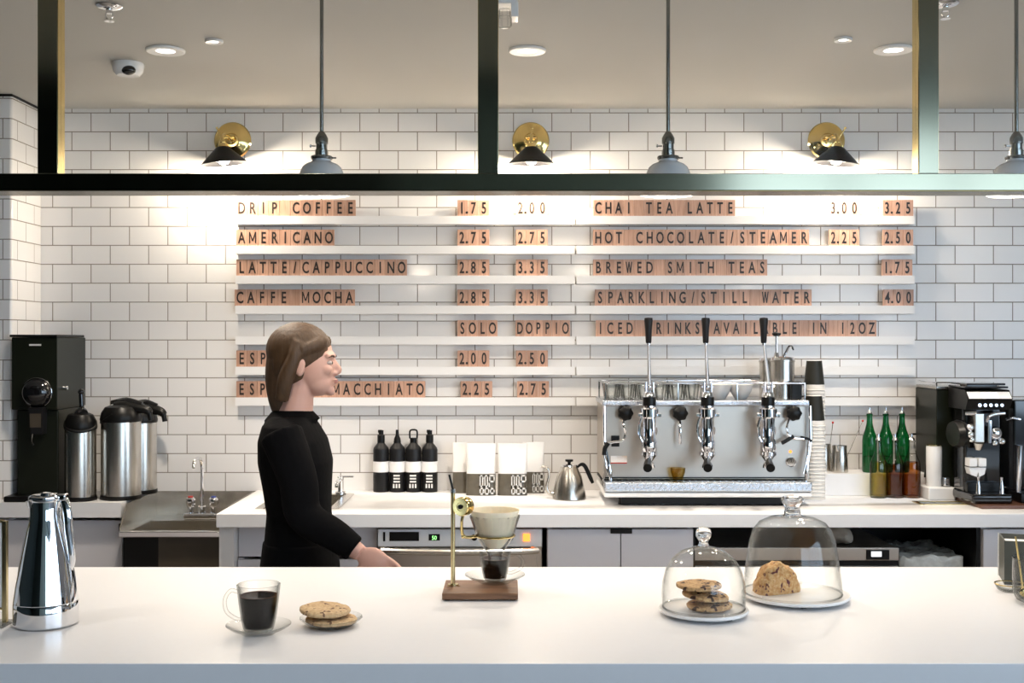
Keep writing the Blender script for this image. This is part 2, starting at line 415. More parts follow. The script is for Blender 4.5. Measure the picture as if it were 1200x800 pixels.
struct('ceiling', MB().box((-5.12, -5.12, 3.7), (5.12, WALL+.12, 3.8)), 'darkwall')
struct('trim_2', MB().box((-5, 1.1, CEIL), (5, 1.199, 3.699)), 'darkwall')
# street side wall behind the camera: solid dark on the left, tall shop windows on the right
struct('wall_front', MB().box((-5, -5.12, 0), (-1.0, -5, 3.7)), 'darkwall')
struct('wall_front', MB().box((-1.0, -5.12, 0), (1.9, -5, 3.7)).box((1.9, -5.12, 0), (5, -5, .9)).box((1.9, -5.12, 3.45), (5, -5, 3.7)), 'midwall')
w = MB()
for i in range(3):
    x = 1.9+i*1.033
    w.box((x, -5.08, .9), (x+.03, -5.02, 3.45)); w.box((x+1.0, -5.08, .9), (x+1.033, -5.02, 3.45))
    w.box((x, -5.08, .9), (x+1.033, -5.02, .95)); w.box((x, -5.08, 3.4), (x+1.033, -5.02, 3.45))
struct('window_1', w, 'blackmat')

# ---------------------------------------------------------------- bar in front
BY0, BY1 = 2.150, 3.070
bar = thing('bar_counter', 'long white quartz bar counter across the foreground, nearest the camera', 'counter', (0, 2.6, 0))
part('worktop', MB().box((-3.2, BY0, TOP-.06), (3.2, BY1, TOP), .003), 'quartz', bar)
part('front_panel', MB().box((-3.15, BY0+.06, .1), (3.15, BY0+.09, TOP-.061)).box((-3.15, BY1-.09, .1), (3.15, BY1-.05, TOP-.061)), 'cab', bar)
part('plinth', MB().box((-3.1, BY0+.12, 0), (3.1, BY1-.12, .1)), 'black', bar)

# ---------------------------------------------------------------- back counters
CF = 4.013
lc = MB().prism([(-3.6, 4.29), (-1.455, 4.29), (-1.455, WALL-.001), (-1.899, WALL-.001), (-1.899, 4.379), (-3.6, 4.379)], 'z', TOP-.055, TOP)
solo('countertop', lc, 'quartz', (-1.7, 4.45, TOP-.055), 'short shallow white countertop under the black grinder left of the steel sink', 'countertop')
rc = MB().box((-1.03, CF, TOP-.048), (3.4, WALL-.001, TOP), .003)
co = solo('countertop', rc, 'quartz', (1, 4.3, TOP-.048), 'long deep white countertop along the tiled wall under the espresso machine', 'countertop')
# cut the drop-in sink hole and the rinser hole
def cut(o, a, b):
    c = bpy.data.objects.new('cutter', MB().box(a, b).mesh('cutter', None)); COL.objects.link(c)
    md = o.modifiers.new('cut', 'BOOLEAN'); md.object = c; md.operation = 'DIFFERENCE'; md.solver = 'EXACT'
    dg = bpy.context.evaluated_depsgraph_get(); me = bpy.data.meshes.new_from_object(o.evaluated_get(dg))
    o.modifiers.clear(); o.data = me; bpy.data.objects.remove(c)
SX0, SX1, SY0, SY1 = -.89, -.65, 4.16, 4.50
cut(co, (SX0, SY0, TOP-.2), (SX1, SY1, TOP+.1))
RX0, RX1, RY0, RY1 = PX(1078, 4.27), PX(1130, 4.27), 4.245, 4.31
cut(co, (RX0, RY0, TOP-.2), (RX1, RY1, TOP+.1))
M2 = MB().box((SX0-.03, SY0-.03, TOP), (SX0+.004, SY1+.03, TOP+.003)).box((SX1-.004, SY0-.03, TOP), (SX1+.03, SY1+.03, TOP+.003)).box((SX0, SY0-.03, TOP), (SX1, SY0+.004, TOP+.003)).box((SX0, SY1-.004, TOP), (SX1, SY1+.03, TOP+.003))
ds = thing('drop_in_sink', 'rectangular steel drop-in sink behind the walking person', 'sink', ((SX0+SX1)/2, 4.3, TOP))
part('rim', M2, 'steel', ds)
part('basin', MB().box((SX0+.001, SY0+.001, TOP-.16), (SX0+.004, SY1-.001, TOP)).box((SX1-.004, SY0+.001, TOP-.16), (SX1-.001, SY1-.001, TOP)).box((SX0+.001, SY0+.001, TOP-.16), (SX1-.001, SY0+.004, TOP)).box((SX0+.001, SY1-.004, TOP-.16), (SX1-.001, SY1-.001, TOP)).box((SX0+.001, SY0+.001, TOP-.163), (SX1-.001, SY1-.001, TOP-.16)), 'steel', ds)
fp = P(399, 579, 4.53); fp.z = TOP
fa = thing('faucet', 'small chrome faucet with a side lever behind the drop-in sink', 'faucet', fp)
part('body', MB().cyl(fp, fp+Vector((0, 0, .012)), .022, bev=.003).cyl(fp+Vector((0, 0, .01)), fp+Vector((0, 0, .055)), .012).tube([fp+Vector((0, 0, .05)), fp+Vector((0, -.03, .062)), fp+Vector((0, -.09, .055)), fp+Vector((0, -.10, .04))], .008, sub=4), 'chrome', fa)
part('lever', MB().cyl(fp+Vector((0, 0, .054)), fp+Vector((0, 0, .072)), .013, bev=.003).box(fp+Vector((-.004, -.006, .066)), fp+Vector((.052, .006, .073)), .002), 'chrome', fa)
rn = thing('pitcher_rinser', 'narrow steel drain slot set into the counter before the white appliance', 'drain', ((RX0+RX1)/2, 4.275, TOP))
part('rim', MB().box((RX0-.012, RY0-.012, TOP), (RX0+.003, RY1+.012, TOP+.003)).box((RX1-.003, RY0-.012, TOP), (RX1+.012, RY1+.012, TOP+.003)).box((RX0, RY0-.012, TOP), (RX1, RY0+.003, TOP+.003)).box((RX0, RY1-.003, TOP), (RX1, RY1+.012, TOP+.003)), 'agedbrass', rn)
part('tray', MB().box((RX0+.001, RY0+.001, TOP-.03), (RX1-.001, RY1-.001, TOP-.027)), 'blackmat', rn)
# step riser
RSY = 4.49
RSZ = TOP+.085
solo('riser_shelf', MB().box((PX(955, RSY), RSY, TOP+.0005), (PX(1094, RSY), WALL-.002, RSZ), .002), 'quartz', (PX(1025, RSY), 4.57, TOP), 'low white riser shelf at the wall carrying the green bottles and steel pitchers', 'shelf')

# cabinets
def cabinet(label, x0, x1, yf, yb, doors, z1=TOP-.068, handle=None, side='cab'):
    r = thing('base_cabinet', label, 'cabinet', ((x0+x1)/2, (yf+yb)/2, 0), 'base cabinets under the back counter')
    t = .018
    b = MB().box((x0, yf+.022, .08), (x0+t, yb, z1)).box((x1-t, yf+.022, .08), (x1, yb, z1)).box((x0+t, yf+.022, .08), (x1-t, yb, .1)).box((x0+t, yb-.01, .1), (x1-t, yb, z1)).box((x0+.01, yf+.06, 0), (x1-.01, yb, .08))
    part('body', b, side, r)
    for (a, c) in doors:
        d = part('door', MB().box((a+.0015, yf, .1), (c-.0015, yf+.02, z1-.004), .0015), 'cab', r)
    if handle: part('handle', MB().box((handle[0], yf-.006, z1-.018), (handle[1], yf+.004, z1-.001), .001), 'black', r, label='black tab handle')
    return r
cabinet('grey-white cabinet beneath the left countertop under the black grinder', -1.898, -1.462, 4.33, 4.655, [(-1.898, -1.462)])
r = thing('base_cabinet', 'grey-white base cabinet cut by the left edge of the photo', 'cabinet', (-2.7, 4.35, 0)); part('panel', MB().box((-3.5, 4.33, 0), (-1.9, 4.377, TOP-.068), .001), 'cab', r)
xd = lambda p: PX(p, 4.06)
solo('cabinet_side_panel', MB().box((xd(257)+.002, 4.05, 0), (xd(275), 4.6, TOP-.0485), .001), 'rail', (xd(266), 4.3, 0), 'narrow cream end panel just right of the steel hand sink', 'panel')
cabinet('recessed grey cabinet under the drop-in sink behind the person', xd(276), xd(440), 4.085, 4.65, [(xd(276), xd(358)), (xd(358), xd(440))], TOP-.17)
solo('cabinet_rail', MB().box((xd(276), 4.105, TOP-.165), (xd(440), 4.12, TOP-.0485)), 'cab', (xd(358), 4.16, TOP-.165), 'grey rail above the recessed cabinet doors behind the person', 'panel')
cabinet('pair of grey-white cabinet doors right of the glasswasher', xd(641), xd(812), 4.045, 4.65, [(xd(641), xd(727)), (xd(727), xd(812))], TOP-.055, handle=(xd(715), xd(740)))
cabinet('grey-white cabinet at the far right under the grinders', xd(1150), xd(1150)+.9, 4.045, 4.65, [(xd(1150), xd(1150)+.45), (xd(1150)+.45, xd(1150)+.9)], TOP-.055)
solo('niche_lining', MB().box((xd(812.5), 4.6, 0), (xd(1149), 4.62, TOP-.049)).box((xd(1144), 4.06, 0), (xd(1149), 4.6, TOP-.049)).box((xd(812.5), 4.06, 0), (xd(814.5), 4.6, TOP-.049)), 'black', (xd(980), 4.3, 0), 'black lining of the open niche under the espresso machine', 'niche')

# glasswasher (undercounter dishwasher)
x0, x1 = xd(443), xd(635)
dw = thing('dishwasher', 'stainless undercounter dishwasher with a green display and an orange switch', 'dishwasher', ((x0+x1)/2, 4.3, 0))
zt = PZ(620, 4.05); zc = PZ(640.5, 4.05)
part('body', MB().box((x0, 4.08, .03), (x1, 4.6, zt), .002).box((x0+.02, 4.1, 0), (x1-.02, 4.55, .03)), 'steelh', dw)
part('control_panel', MB().box((x0, 4.05, zc), (x1, 4.079, zt), .003), 'white', dw)
def onf(mb, p0, p1, q0, q1, Y, d=.003): return mb.box((PX(p0, Y), Y-d, PZ(q1, Y)), (PX(p1, Y), Y, PZ(q0, Y)), .0008, 1)
part('grip_recess', onf(onf(MB(), 456.5, 491, 623, 633.5, 4.05), 449, 451.5, 623, 634, 4.05), 'black', dw)
dsp = part('display', onf(MB(), 502.5, 515.5, 625.5, 633, 4.05), 'black', dw)
part('digits', add_text(MB(), '50', (PX(509, 4.05), 4.046, PZ(632, 4.05)), .02, .9), 'lcdgreen', dsp)
part('knob', MB().cyl((PX(556, 4.05), 4.05, PZ(629, 4.05)), (PX(556, 4.05), 4.035, PZ(629, 4.05)), .011, bev=.002), 'black', dw)
part('knob', MB().cyl((PX(598, 4.05), 4.05, PZ(629, 4.05)), (PX(598, 4.05), 4.035, PZ(629, 4.05)), .011, bev=.002), 'black', dw)
part('switch', onf(MB(), 613, 621, 625, 634, 4.05, .005), 'orange', dw, label='orange lit switch')
dr = part('door', MB().box((PX(449, 4.05), 4.05, .12), (PX(629, 4.05), 4.079, zc-.004), .003), 'steelh', dw)
part('handle', MB().tube([(PX(453, 4.0), 4.045, PZ(644, 4.03)), (PX(453, 4.0), 4.02, PZ(645, 4.03)), (PX(540, 4.0), 4.012, PZ(646, 4.03)), (PX(624, 4.0), 4.02, PZ(645, 4.03)), (PX(624, 4.0), 4.045, PZ(644, 4.03))], .011, 10, sub=4), 'steel', dr)

# undercounter fridge in the niche
x0, x1 = xd(815), xd(1057)
fr = thing('undercounter_fridge', 'low stainless fridge with a small white display inside the open black niche', 'fridge', ((x0+x1)/2, 4.3, 0))
za, zb = PZ(641, 4.1), PZ(656, 4.1)
part('body', MB().box((x0, 4.12, .05), (x1, 4.58, za-.004), .002).box((x0+.03, 4.15, 0), (x1-.03, 4.5, .05)), 'steelh', fr)
part('control_panel', MB().box((x0, 4.09, zb), (x1, 4.118, za), .003), 'steelh', fr)
dsp = part('display', onf(MB(), 1015, 1042, 644, 655.5, 4.09), 'black', fr)
part('screen', onf(MB(), 1021, 1033, 646, 652, 4.086, .001), 'lcdwhite', dsp)
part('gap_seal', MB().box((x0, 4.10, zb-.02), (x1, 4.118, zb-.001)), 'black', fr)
part('door', MB().box((x0, 4.085, .1), (x1, 4.118, zb-.021), .003), 'white', fr)
def lump(c, r, amp, fr_, seed, seg=28, flat=False, zmin=None):
    mb = MB(); mb.ell(c, r, seg); c = Vector(c)
    from mathutils import noise
    for v in mb.bm.verts:
        d = (v.co-c)
        n = noise.noise((v.co+Vector((seed, seed*2, 0)))*fr_)+.5*noise.noise((v.co+Vector((seed, 0, seed)))*fr_*2.3)
        v.co = c+d*(1+amp*n)
        if zmin is not None and v.co.z < zmin: v.co.z = zmin
    return mb
cl = P(984, 640, 4.2); solo('folded_cloth', lump((cl.x, cl.y, za+.028), (.046, .06, .034), .25, 28, 3, zmin=za-.003), 'rag', (cl.x, cl.y, za), 'crumpled beige cloth lying on the fridge inside the niche', 'cloth')
cx0, cx1 = xd(1062), xd(1138)
wr = MB(); zz = PZ(647, 4.2)
wr.box((cx0, 4.12, .0), (cx1, 4.45, zz), .012, 3)
bmesh.ops.subdivide_edges(wr.bm, edges=wr.bm.edges[:], cuts=14, use_grid_fill=True)
from mathutils import noise as _n
for v in wr.bm.verts:
    k = _n.noise(v.co*34)*.013+_n.noise(v.co*80)*.005; v.co += Vector((k, 0 if v.co.z < .3 else k*.5, k if v.co.z > .3 else 0))
solo('wrapped_crate', wr, 'film', ((cx0+cx1)/2, 4.28, 0), 'crate wrapped in crumpled clear film beside the low fridge', 'crate')

# ---------------------------------------------------------------- hand sink at the left gap
sx0, sx1 = -1.435, -1.045
yb, yf = WALL-.004, 4.225
zr = PZ(622, yf)
hs = thing('hand_sink', 'stainless hand sink with a high back set in the gap between the countertops', 'sink', (-1.24, 4.4, zr-.15))
zd = zr+.02
part('splash_guard', MB().box((sx0, yb-.004, zr-.02), (sx1, yb, TOP-.004)).prism([(yf, zr-.02), (yb, zr-.02), (yb, TOP-.004), (4.30, TOP-.004), (yf, zr+.01)], 'x', sx0-.004, sx0).box((sx1, 4.24, zr-.02), (sx1+.003, yb, TOP-.005)), 'steel', hs)
bx0, bx1, by0, by1 = sx0+.03, sx1-.02, yf+.03, 4.48
part('basin', MB().box((sx0, yf+.001, zr-.006), (bx0, yb-.005, zr-.002)).box((bx1, yf+.001, zr-.006), (sx1-.001, yb-.005, zr-.002)).box((bx0, yf+.001, zr-.006), (bx1, by0, zr-.002)).box((bx0, by1, zr-.006), (bx1, yb-.005, zr-.002))
  .box((bx0-.003, by0, zr-.15), (bx0, by1, zr-.006)).box((bx1, by0, zr-.15), (bx1+.003, by1, zr-.006)).box((bx0, by0-.003, zr-.15), (bx1, by0, zr-.006)).box((bx0, by1, zr-.15), (bx1, by1+.003, zr-.006)).box((bx0, by0, zr-.153), (bx1, by1, zr-.15)), 'steel', hs)
part('shade_sheet', MB().box((PX(184, yf), yf+.016, zr-.30), (sx1-.004, yf+.024, zr-.022)), 'darkbin', hs, label='dark brown sheet standing in for the dark-reflecting sink front')  # added sheet, darkness of the steel basin front put into its colour
part('shade_sheet', MB().box((sx0+.002, yf+.022, zr-.30), (PX(184, yf)-.001, yf+.026, zr-.022)), 'black', hs, label='black sheet standing in for the shaded recess')  # added black sheet in place of the shaded void
part('rim', MB().box((sx0-.004, yf-.012, zr-.022), (sx1, yf, zr), .004, 3), 'chrome', hs)
fx = PX(236, 4.52); fz = zr+.0
fc = part('faucet', MB().box((fx-.068, 4.50, zr-.001), (fx+.068, 4.56, zr+.022), .006, 3).cyl((fx, 4.53, zr+.02), (fx, 4.53, zr+.05), .016, bev=.003)
     .tube([(fx, 4.53, zr+.04), (fx, 4.53, PZ(560, 4.53)), (fx, 4.528, PZ(545, 4.53)), (fx-.001, 4.51, PZ(537, 4.53)), (fx-.004, 4.47, PZ(536, 4.5)), (fx-.006, 4.44, PZ(540, 4.47)), (fx-.006, 4.43, PZ(547, 4.47))], .0065, 12, sub=5), 'chrome', hs)
for sgn, mt in ((-1, 'red'), (1, 'blue')):
    h = part('valve_handle', MB().cyl((fx+sgn*.045, 4.53, zr+.02), (fx+sgn*.045, 4.53, zr+.045), .012).lathe([(0, .045), (.012, .045), (.017, .055), (.017, .075), (.012, .082), (0, .082)], (fx+sgn*.045, 4.53, zr), 16, mod=lambda t, z: 1+.08*math.cos(6*t)), 'chrome', fc)
    part('valve_cap', MB().cyl((fx+sgn*.045, 4.53, zr+.0815), (fx+sgn*.045, 4.53, zr+.087), .01), mt, fc, label=('red' if sgn < 0 else 'blue')+' temperature cap')
part('bracket', MB().box((sx1+.004, yf+.02, zr-.03), (sx1+.013, yf+.12, zr+.01)), 'black', hs)
part('bracket', MB().box((sx0-.02, yf+.04, zr-.015), (sx0-.0045, yf+.10, zr+.02)), 'black', hs)
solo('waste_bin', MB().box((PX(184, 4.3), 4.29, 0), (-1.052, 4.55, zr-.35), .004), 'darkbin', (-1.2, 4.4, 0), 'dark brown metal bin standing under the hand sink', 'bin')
solo('shadow_board', MB().box((-1.45, 4.60, 0), (-1.035, 4.62, zr-.03)), 'black', (-1.25, 4.61, 0), 'black board standing in for the shade under the hand sink', 'panel')  # shade of the open space put in as a black board

# ---------------------------------------------------------------- hanging brass frame with glass
FY = 2.6
fb0, fb1 = FY, FY+.088
zb0, zb1 = PZ(223, FY), PZ(203, FY)
hf = thing('hanging_frame', 'polished bronze frame of beam and posts holding glass above the bar', 'frame', (0, FY+.04, zb0))
part('beam', MB().box((-3.2, fb0, zb0), (3.2, fb1, zb1), .0015), 'beam', hf)
part('brass_edging', MB().box((-3.2, fb0+.001, zb0-.0012), (3.2, fb1-.001, zb0-.0001)), 'goldedge', hf, label='dull gold strip under the beam')
posts = [PX(55.3, FY)+k*(PX(572, FY)-PX(55.3, FY)) for k in (-2, -1, 0, 1, 2, 3, 4)]
for x in posts:
    for q in (-1, 1): part('brass_edging', MB().box((x+q*.0226, FY+.004, zb1+.001), (x+q*.0233, FY+.042, CEIL-.002)), 'brass', hf, label='polished brass side strip')
    part('post', MB().box((x-.0225, FY+.001, zb1), (x+.0225, FY+.043, CEIL-.001), .0015), 'beam', hf)
for a, b in zip(posts, posts[1:]):
    part('glass_pane', MB().box((a+.0235, FY+.018, zb1+.001), (b-.0235, FY+.024, CEIL-.002)), 'pane', hf)

# ---------------------------------------------------------------- pendant lights
def pendant(px, label):
    Y = 3.0; x = PX(px, Y); zr_ = CZ+.385
    o = thing('pendant_light', label, 'lamp', (x, Y, zr_), 'pendant lights over the bar')
    z = lambda py: PZ(py, Y)
    part('rod', MB().cyl((x, Y, z(157)), (x, Y, CEIL-.015), .0052, 12).lathe([(0, 0), (.03, 0), (.055, .012), (.055, .0145), (0, .0145)], (x, Y, CEIL-.0155), 28), 'rodmetal', o)
    sk = part('socket', MB().lathe([(0, z(185)), (.017, z(185)), (.017, z(176)), (.0145, z(175)), (.0145, z(169)), (.0165, z(168)), (.0165, z(162)), (.012, z(158)), (.006, z(154)), (0, z(154))], (x, Y, 0), 24), 'rodmetal', o)
    part('key_switch', MB().cyl((x-.016, Y, z(171)), (x-.028, Y, z(171)), .0022).ell((x-.029, Y, z(171)), (.003, .005, .005), 10), 'chrome', sk)
    part('shade_holder', MB().lathe([(0, z(187)), (.027, z(187)), (.029, z(184.5)), (.027, z(183)), (0, z(183))], (x, Y, 0), 28).cyl((x+.025, Y, z(185)), (x+.038, Y, z(185)), .0022, 8), 'rodmetal', o)
    pr = [(.024, z(186)), (.024, z(189)), (.030, z(190.5)), (.041, z(192.5)), (.050, z(196)), (.055, z(201)), (.061, z(209)), (.067, z(217)), (.072, z(226.5)), (.0735, z(227)), (.0725, z(228)), (.070, z(227)), (.064, z(217.5)), (.057, z(209.5)), (.051, z(202)), (.046, z(197.5)), (.038, z(194)), (.027, z(192)), (.021, z(189)), (.021, z(186))]
    part('shade', MB().lathe(pr, (x, Y, 0), 40, closed=True), 'opal', o)
    b = part('bulb', MB().lathe([(0, z(224)), (.018, z(222)), (.026, z(215)), (.022, z(207)), (.013, z(199)), (.012, z(188)), (0, z(188))], (x, Y, 0), 20), 'bulb', o)
    return o
pn = [pendant(377, 'white pendant lamp hanging on a rod before the left wall sconce area'), pendant(783, 'white pendant lamp hanging in the middle right, above CHAI TEA LATTE'), pendant(1191, 'white pendant lamp cut by the right edge of the frame')]
pn[0]['label'] = 'white pendant lamp above the DRIP COFFEE row, leftmost of three'

# ---------------------------------------------------------------- wall sconces
def sconce(px, tiltx, label):
    x = PX(px, WALL); z0 = PZ(165, WALL)
    o = thing('wall_sconce', label, 'lamp', (x, WALL, z0), 'brass wall sconces above the menu')
    part('backplate', MB().lathe([(0, 0), (.073, 0), (.075, .004), (.070, .010), (.052, .014), (.046, .020), (.028, .024), (.022, .034), (0, .036)], (x, WALL-.0005, z0), 40, (0, -1, 0)), 'brass', o)
    sxp = x+tiltx*.008
    arm = part('arm', MB().tube([(x, WALL-.03, z0), (x, WALL-.06, z0+.006), (sxp, WALL-.11, z0+.004), (sxp, WALL-.14, z0-.022)], .0065, 12, sub=5).ell((sxp, WALL-.14, z0-.03), .013, 14).cyl((x-.02, WALL-.06, z0+.006), (x+.02, WALL-.06, z0+.006), .006), 'brass', o)
    part('thumb_screw', MB().cyl((sxp, WALL-.14, z0-.02), (sxp+tiltx*.025+.004, WALL-.14, z0+.026), .003).ell((sxp+tiltx*.025+.004, WALL-.14, z0+.026), .005, 10), 'brass', arm)
    ax = Vector((-tiltx*.10, .06, -1)).normalized()   # opening direction
    c = Vector((sxp, WALL-.14, z0-.045))
    part('socket', MB().lathe([(0, -.012), (.014, -.012), (.017, 0), (.017, .022), (0, .024)], c, 20, ax), 'brass', o)
    pr = [(.018, .002), (.024, .004), (.089, .066), (.091, .069), (.0885, .0695), (.021, .0065), (.018, .005)]
    part('shade', MB().lathe(pr, c, 40, ax, closed=True), 'blackmat', o)
    part('bulb', MB().lathe([(0, .018), (.010, .02), (.012, .03), (.022, .047), (.022, .06), (.014, .070), (0, .073)], c, 20, ax), 'bulb', o)
    L = bpy.data.lights.new('sconce_light', 'POINT'); L.energy = SCONCE; L.color = (1, .86, .68); L.shadow_soft_size = .035
    lo = bpy.data.objects.new('sconce_light', L); COL.objects.link(lo); lo.location = c+ax*.085
    return o
SCONCE = 9.0
sconce(273, -1, 'brass wall sconce with black cone shade above DRIP COFFEE')
sconce(622, 0, 'brass wall sconce with black cone shade just right of the middle post')
sconce(968, 1, 'brass wall sconce with black cone shade above the HOT CHOCOLATE prices, nearest the right')
for q in pn:
    L = bpy.data.lights.new('pendant_bulb_light', 'POINT'); L.energy = 3; L.color = (1, .86, .7); L.shadow_soft_size = .03
    lo = bpy.data.objects.new('pendant_bulb_light', L); COL.objects.link(lo); lo.location = q.location+Vector((0, 0, -.015))

# ---------------------------------------------------------------- ceiling fittings
def downlight(px, py, r, label, small=False):
    Y = (CEIL-CZ)*F/(400-py); x = PX(px, Y)
    o = thing('downlight', label, 'light', (x, Y, CEIL), 'recessed lights in the ceiling')
    part('trim_ring', MB().lathe([(r, -.001), (r, -.006), (r*.94, -.009), (r*.5, -.006), (r*.5, -.001)], (x, Y, CEIL), 36, closed=True), 'downrim', o)
    part('lens', MB().lathe([(0, -.0045), (r*.49, -.0045), (r*.49, -.001), (0, -.001)], (x, Y, CEIL), 30), 'down', o)
    L = bpy.data.lights.new('downlight_light', 'SPOT'); L.energy = 34 if not small else 9; L.spot_size = 1.9; L.spot_blend = .6; L.color = (1, .88, .74); L.shadow_soft_size = .05
    lo = bpy.data.objects.new('downlight_light', L); COL.objects.link(lo); lo.location = (x, Y, CEIL-.02)
downlight(194, 58, .062, 'round recessed light with white ring above the left, beside the camera dome')
downlight(618, 58, .060, 'round recessed light with white ring right of the middle post')
downlight(1047, 57, .062, 'round recessed light with white ring close to the right post')
downlight(251, 47, .028, 'tiny recessed spotlight right of the left ring light', True)
downlight(988, 45, .028, 'tiny recessed spotlight left of the right ring light', True)
# more of the same row over the room behind the camera is outside the picture
Y = .94*F/(400-74); x = PX(150, Y)
o = thing('security_camera', 'small white dome security camera on the ceiling at the left', 'camera', (x, Y, CEIL))
part('housing', MB().lathe([(0, 0), (.05, 0), (.052, -.008), (.048, -.03), (.036, -.043), (0, -.048)], (x, Y, CEIL), 32, sx=1.02), 'white', o)
part('lens', MB().ell((x+.014, Y-.036, CEIL-.032), (.024, .018, .017), 18), 'blackgloss', o, label='black glossy lens window')
def sprinkler(px, py, label):
    Y = .94*F/(400-py); x = PX(px, Y)
    o = thing('sprinkler', label, 'sprinkler', (x, Y, CEIL), 'ceiling sprinklers')
    part('escutcheon', MB().lathe([(0, 0), (.034, 0), (.036, -.004), (.028, -.010), (.014, -.013), (0, -.013)], (x, Y, CEIL), 28), 'chrome', o)
    part('body', MB().cyl((x, Y, CEIL-.012), (x, Y, CEIL-.024), .009).tube([(x-.008, Y, CEIL-.02), (x-.011, Y, CEIL-.032), (x, Y, CEIL-.044)], .002, 8).tube([(x+.008, Y, CEIL-.02), (x+.011, Y, CEIL-.032), (x, Y, CEIL-.044)], .002, 8), 'chrome', o)
    part('deflector', MB().cyl((x, Y, CEIL-.044), (x, Y, CEIL-.0455), .014, 20), 'chrome', o)
sprinkler(128, 6, 'chrome ceiling sprinkler at the top left above the camera dome')
sprinkler(1108, 3, 'chrome ceiling sprinkler right of the right post')
Y = 3.08
o = thing('ceiling_alarm', 'white ceiling alarm box with a clear lens beside the middle post', 'alarm', (PX(596, Y), Y, CEIL))
part('housing', MB().box((PX(577, Y), Y-.03, CEIL-.045), (PX(607, Y), Y+.05, CEIL-.001), .004).box((PX(599, Y), Y-.03, PZ(23, Y)), (PX(607.5, Y), Y+.03, CEIL-.04), .003), 'white', o)
part('lens', MB().lathe([(0, 0), (.014, .001), (.018, .006), (.018, .028), (.015, .03), (.015, .05), (0, .05)], (PX(591.5, Y), Y-.01, PZ(34, Y)), 20, mod=lambda t, z: 1+.05*math.cos(10*t)), 'glassthick', o)

def fill_lamp(x, y, z, e, label, r=.16):  # unseen lamps added to brighten the bar top
    o = thing('added_fill_lamp', label, 'lamp', (x, y, z), 'added fill lamps out of view')
    part('canopy', MB().lathe([(0, 0), (r*.6, 0), (r*.6, -.02), (0, -.02)], (x, y, z), 28), 'white', o)
    part('diffuser', MB().lathe([(0, -.021), (r, -.021), (r, -.06), (r*.7, -.08), (0, -.085)], (x, y, z), 36), 'down', o)
    L = bpy.data.lights.new('fill_lamp_light', 'SPOT'); L.spot_size = 2.6; L.spot_blend = .7; L.shadow_soft_size = .025; L.energy = e; L.color = (1, .97, .95)
    lo = bpy.data.objects.new('fill_lamp_light', L); COL.objects.link(lo); lo.location = (x, y, z-.09)
for x in (-1.8, -.6, .6, 1.8):
    fill_lamp(x, 1.75, CEIL, 7.6, 'added round fill lamp above the front edge of the bar', .035)

# ---------------------------------------------------------------- menu rails and letter tiles
rows_b = [253, 287.8, 322.8, 358, 394, 429.5, 465.5]
RY = 4.618
words_l = ['DRIP COFFEE', 'AMERICANO', 'LATTE/CAPPUCCINO', 'CAFFE MOCHA', 'SOLO and DOPPIO', 'ESPRESSO', 'ESPRESSO MACCHIATO']
words_r = ['CHAI TEA LATTE', 'HOT CHOCOLATE/STEAMER', 'BREWED SMITH TEAS', 'SPARKLING/STILL WATER', 'ICED DRINKS AVAILABLE IN 12OZ', '', '']
proto = {}
def rail_mesh(w):
    h = .033
    pts = [(WALL-.0012, h-.002), (WALL-.0012, -.0), (RY-.004, -.0), (RY-.004, h), (RY-.001, h), (RY-.001, h-.002)]
    return MB().prism([(a-WALL, b) for a, b in pts], 'x', -w/2, w/2)
for side, (xa, xb) in enumerate(((276, 673.5), (675.5, 1071.5))):
    wv = PX(xb, RY)-PX(xa, RY); me = rail_mesh(wv).mesh('menu_rail', M['rail'])
    for i, b in enumerate(rows_b):
        o = bpy.data.objects.new('menu_rail', me); COL.objects.link(o)
        o.location = (PX((xa+xb)/2, RY), WALL, PZ(b, RY)-.033)
        wd = (words_l, words_r)[side][i]
        if wd: lb = 'white menu rail holding the tiles of '+wd
        else: lb = 'empty white menu rail on the right half, '+('sixth from the top, behind the lever handles' if i == 5 else 'lowest one, level with the machine top')
        o['label'] = lb; o['category'] = 'rail'; o['group'] = 'menu rails on the tiled wall'
TILE_W, TILE_H, TILE_T = .0415, .0665, .006
tile_me = MB().box((-TILE_W/2, -TILE_T/2, 0), (TILE_W/2, TILE_T/2, TILE_H), .0007, 1).mesh('menu_letter_tile', M['woodtile'])
glyph = {}
def glyph_mesh(ch):
    if ch in glyph: return glyph[ch]
    sz = .064; xs = .62 if ch not in 'MW' else .58
    if ch in 'MW':
        hh, ww, t = .0448, .0275, .0043; mb = MB(); k = .5 if ch == 'W' else .12
        def st(x0, z0, x1, z1): mb.prism([(x0-t/2, z0), (x0+t/2, z0), (x1+t/2, z1), (x1-t/2, z1)], 'y', -.0004, .0004)
        a = ww/2-t/2
        if ch == 'M': st(-a, 0, -a, hh); st(a, 0, a, hh); st(0, hh*.18, -a, hh); st(0, hh*.18, a, hh)
        else: st(-a*.5, 0, -a, hh); st(a*.5, 0, a, hh); st(-a*.5, 0, 0, hh); st(a*.5, 0, 0, hh)
        me = mb.mesh('letter', None)
    else: me = text_bm(ch[0], sz, .0004, .0013 if ch not in 'MW' else .0003, xs)
    if len(ch) > 1:
        m2 = text_bm('.', sz, .0004, .001, 1)
        for v in m2.vertices: v.co.x += .0165
        for v in me.vertices: v.co.x -= .003
        bm = bmesh.new(); bm.from_mesh(me); bm.from_mesh(m2); bm.to_mesh(me); bm.free()
    for v in me.vertices: v.co += Vector((0, -TILE_T/2-.0004, .0125))
    if not me.materials: me.materials.append(M['ink'])
    else: me.materials[0] = M['ink']
    me.name = 'letter'; glyph[ch] = me; return me
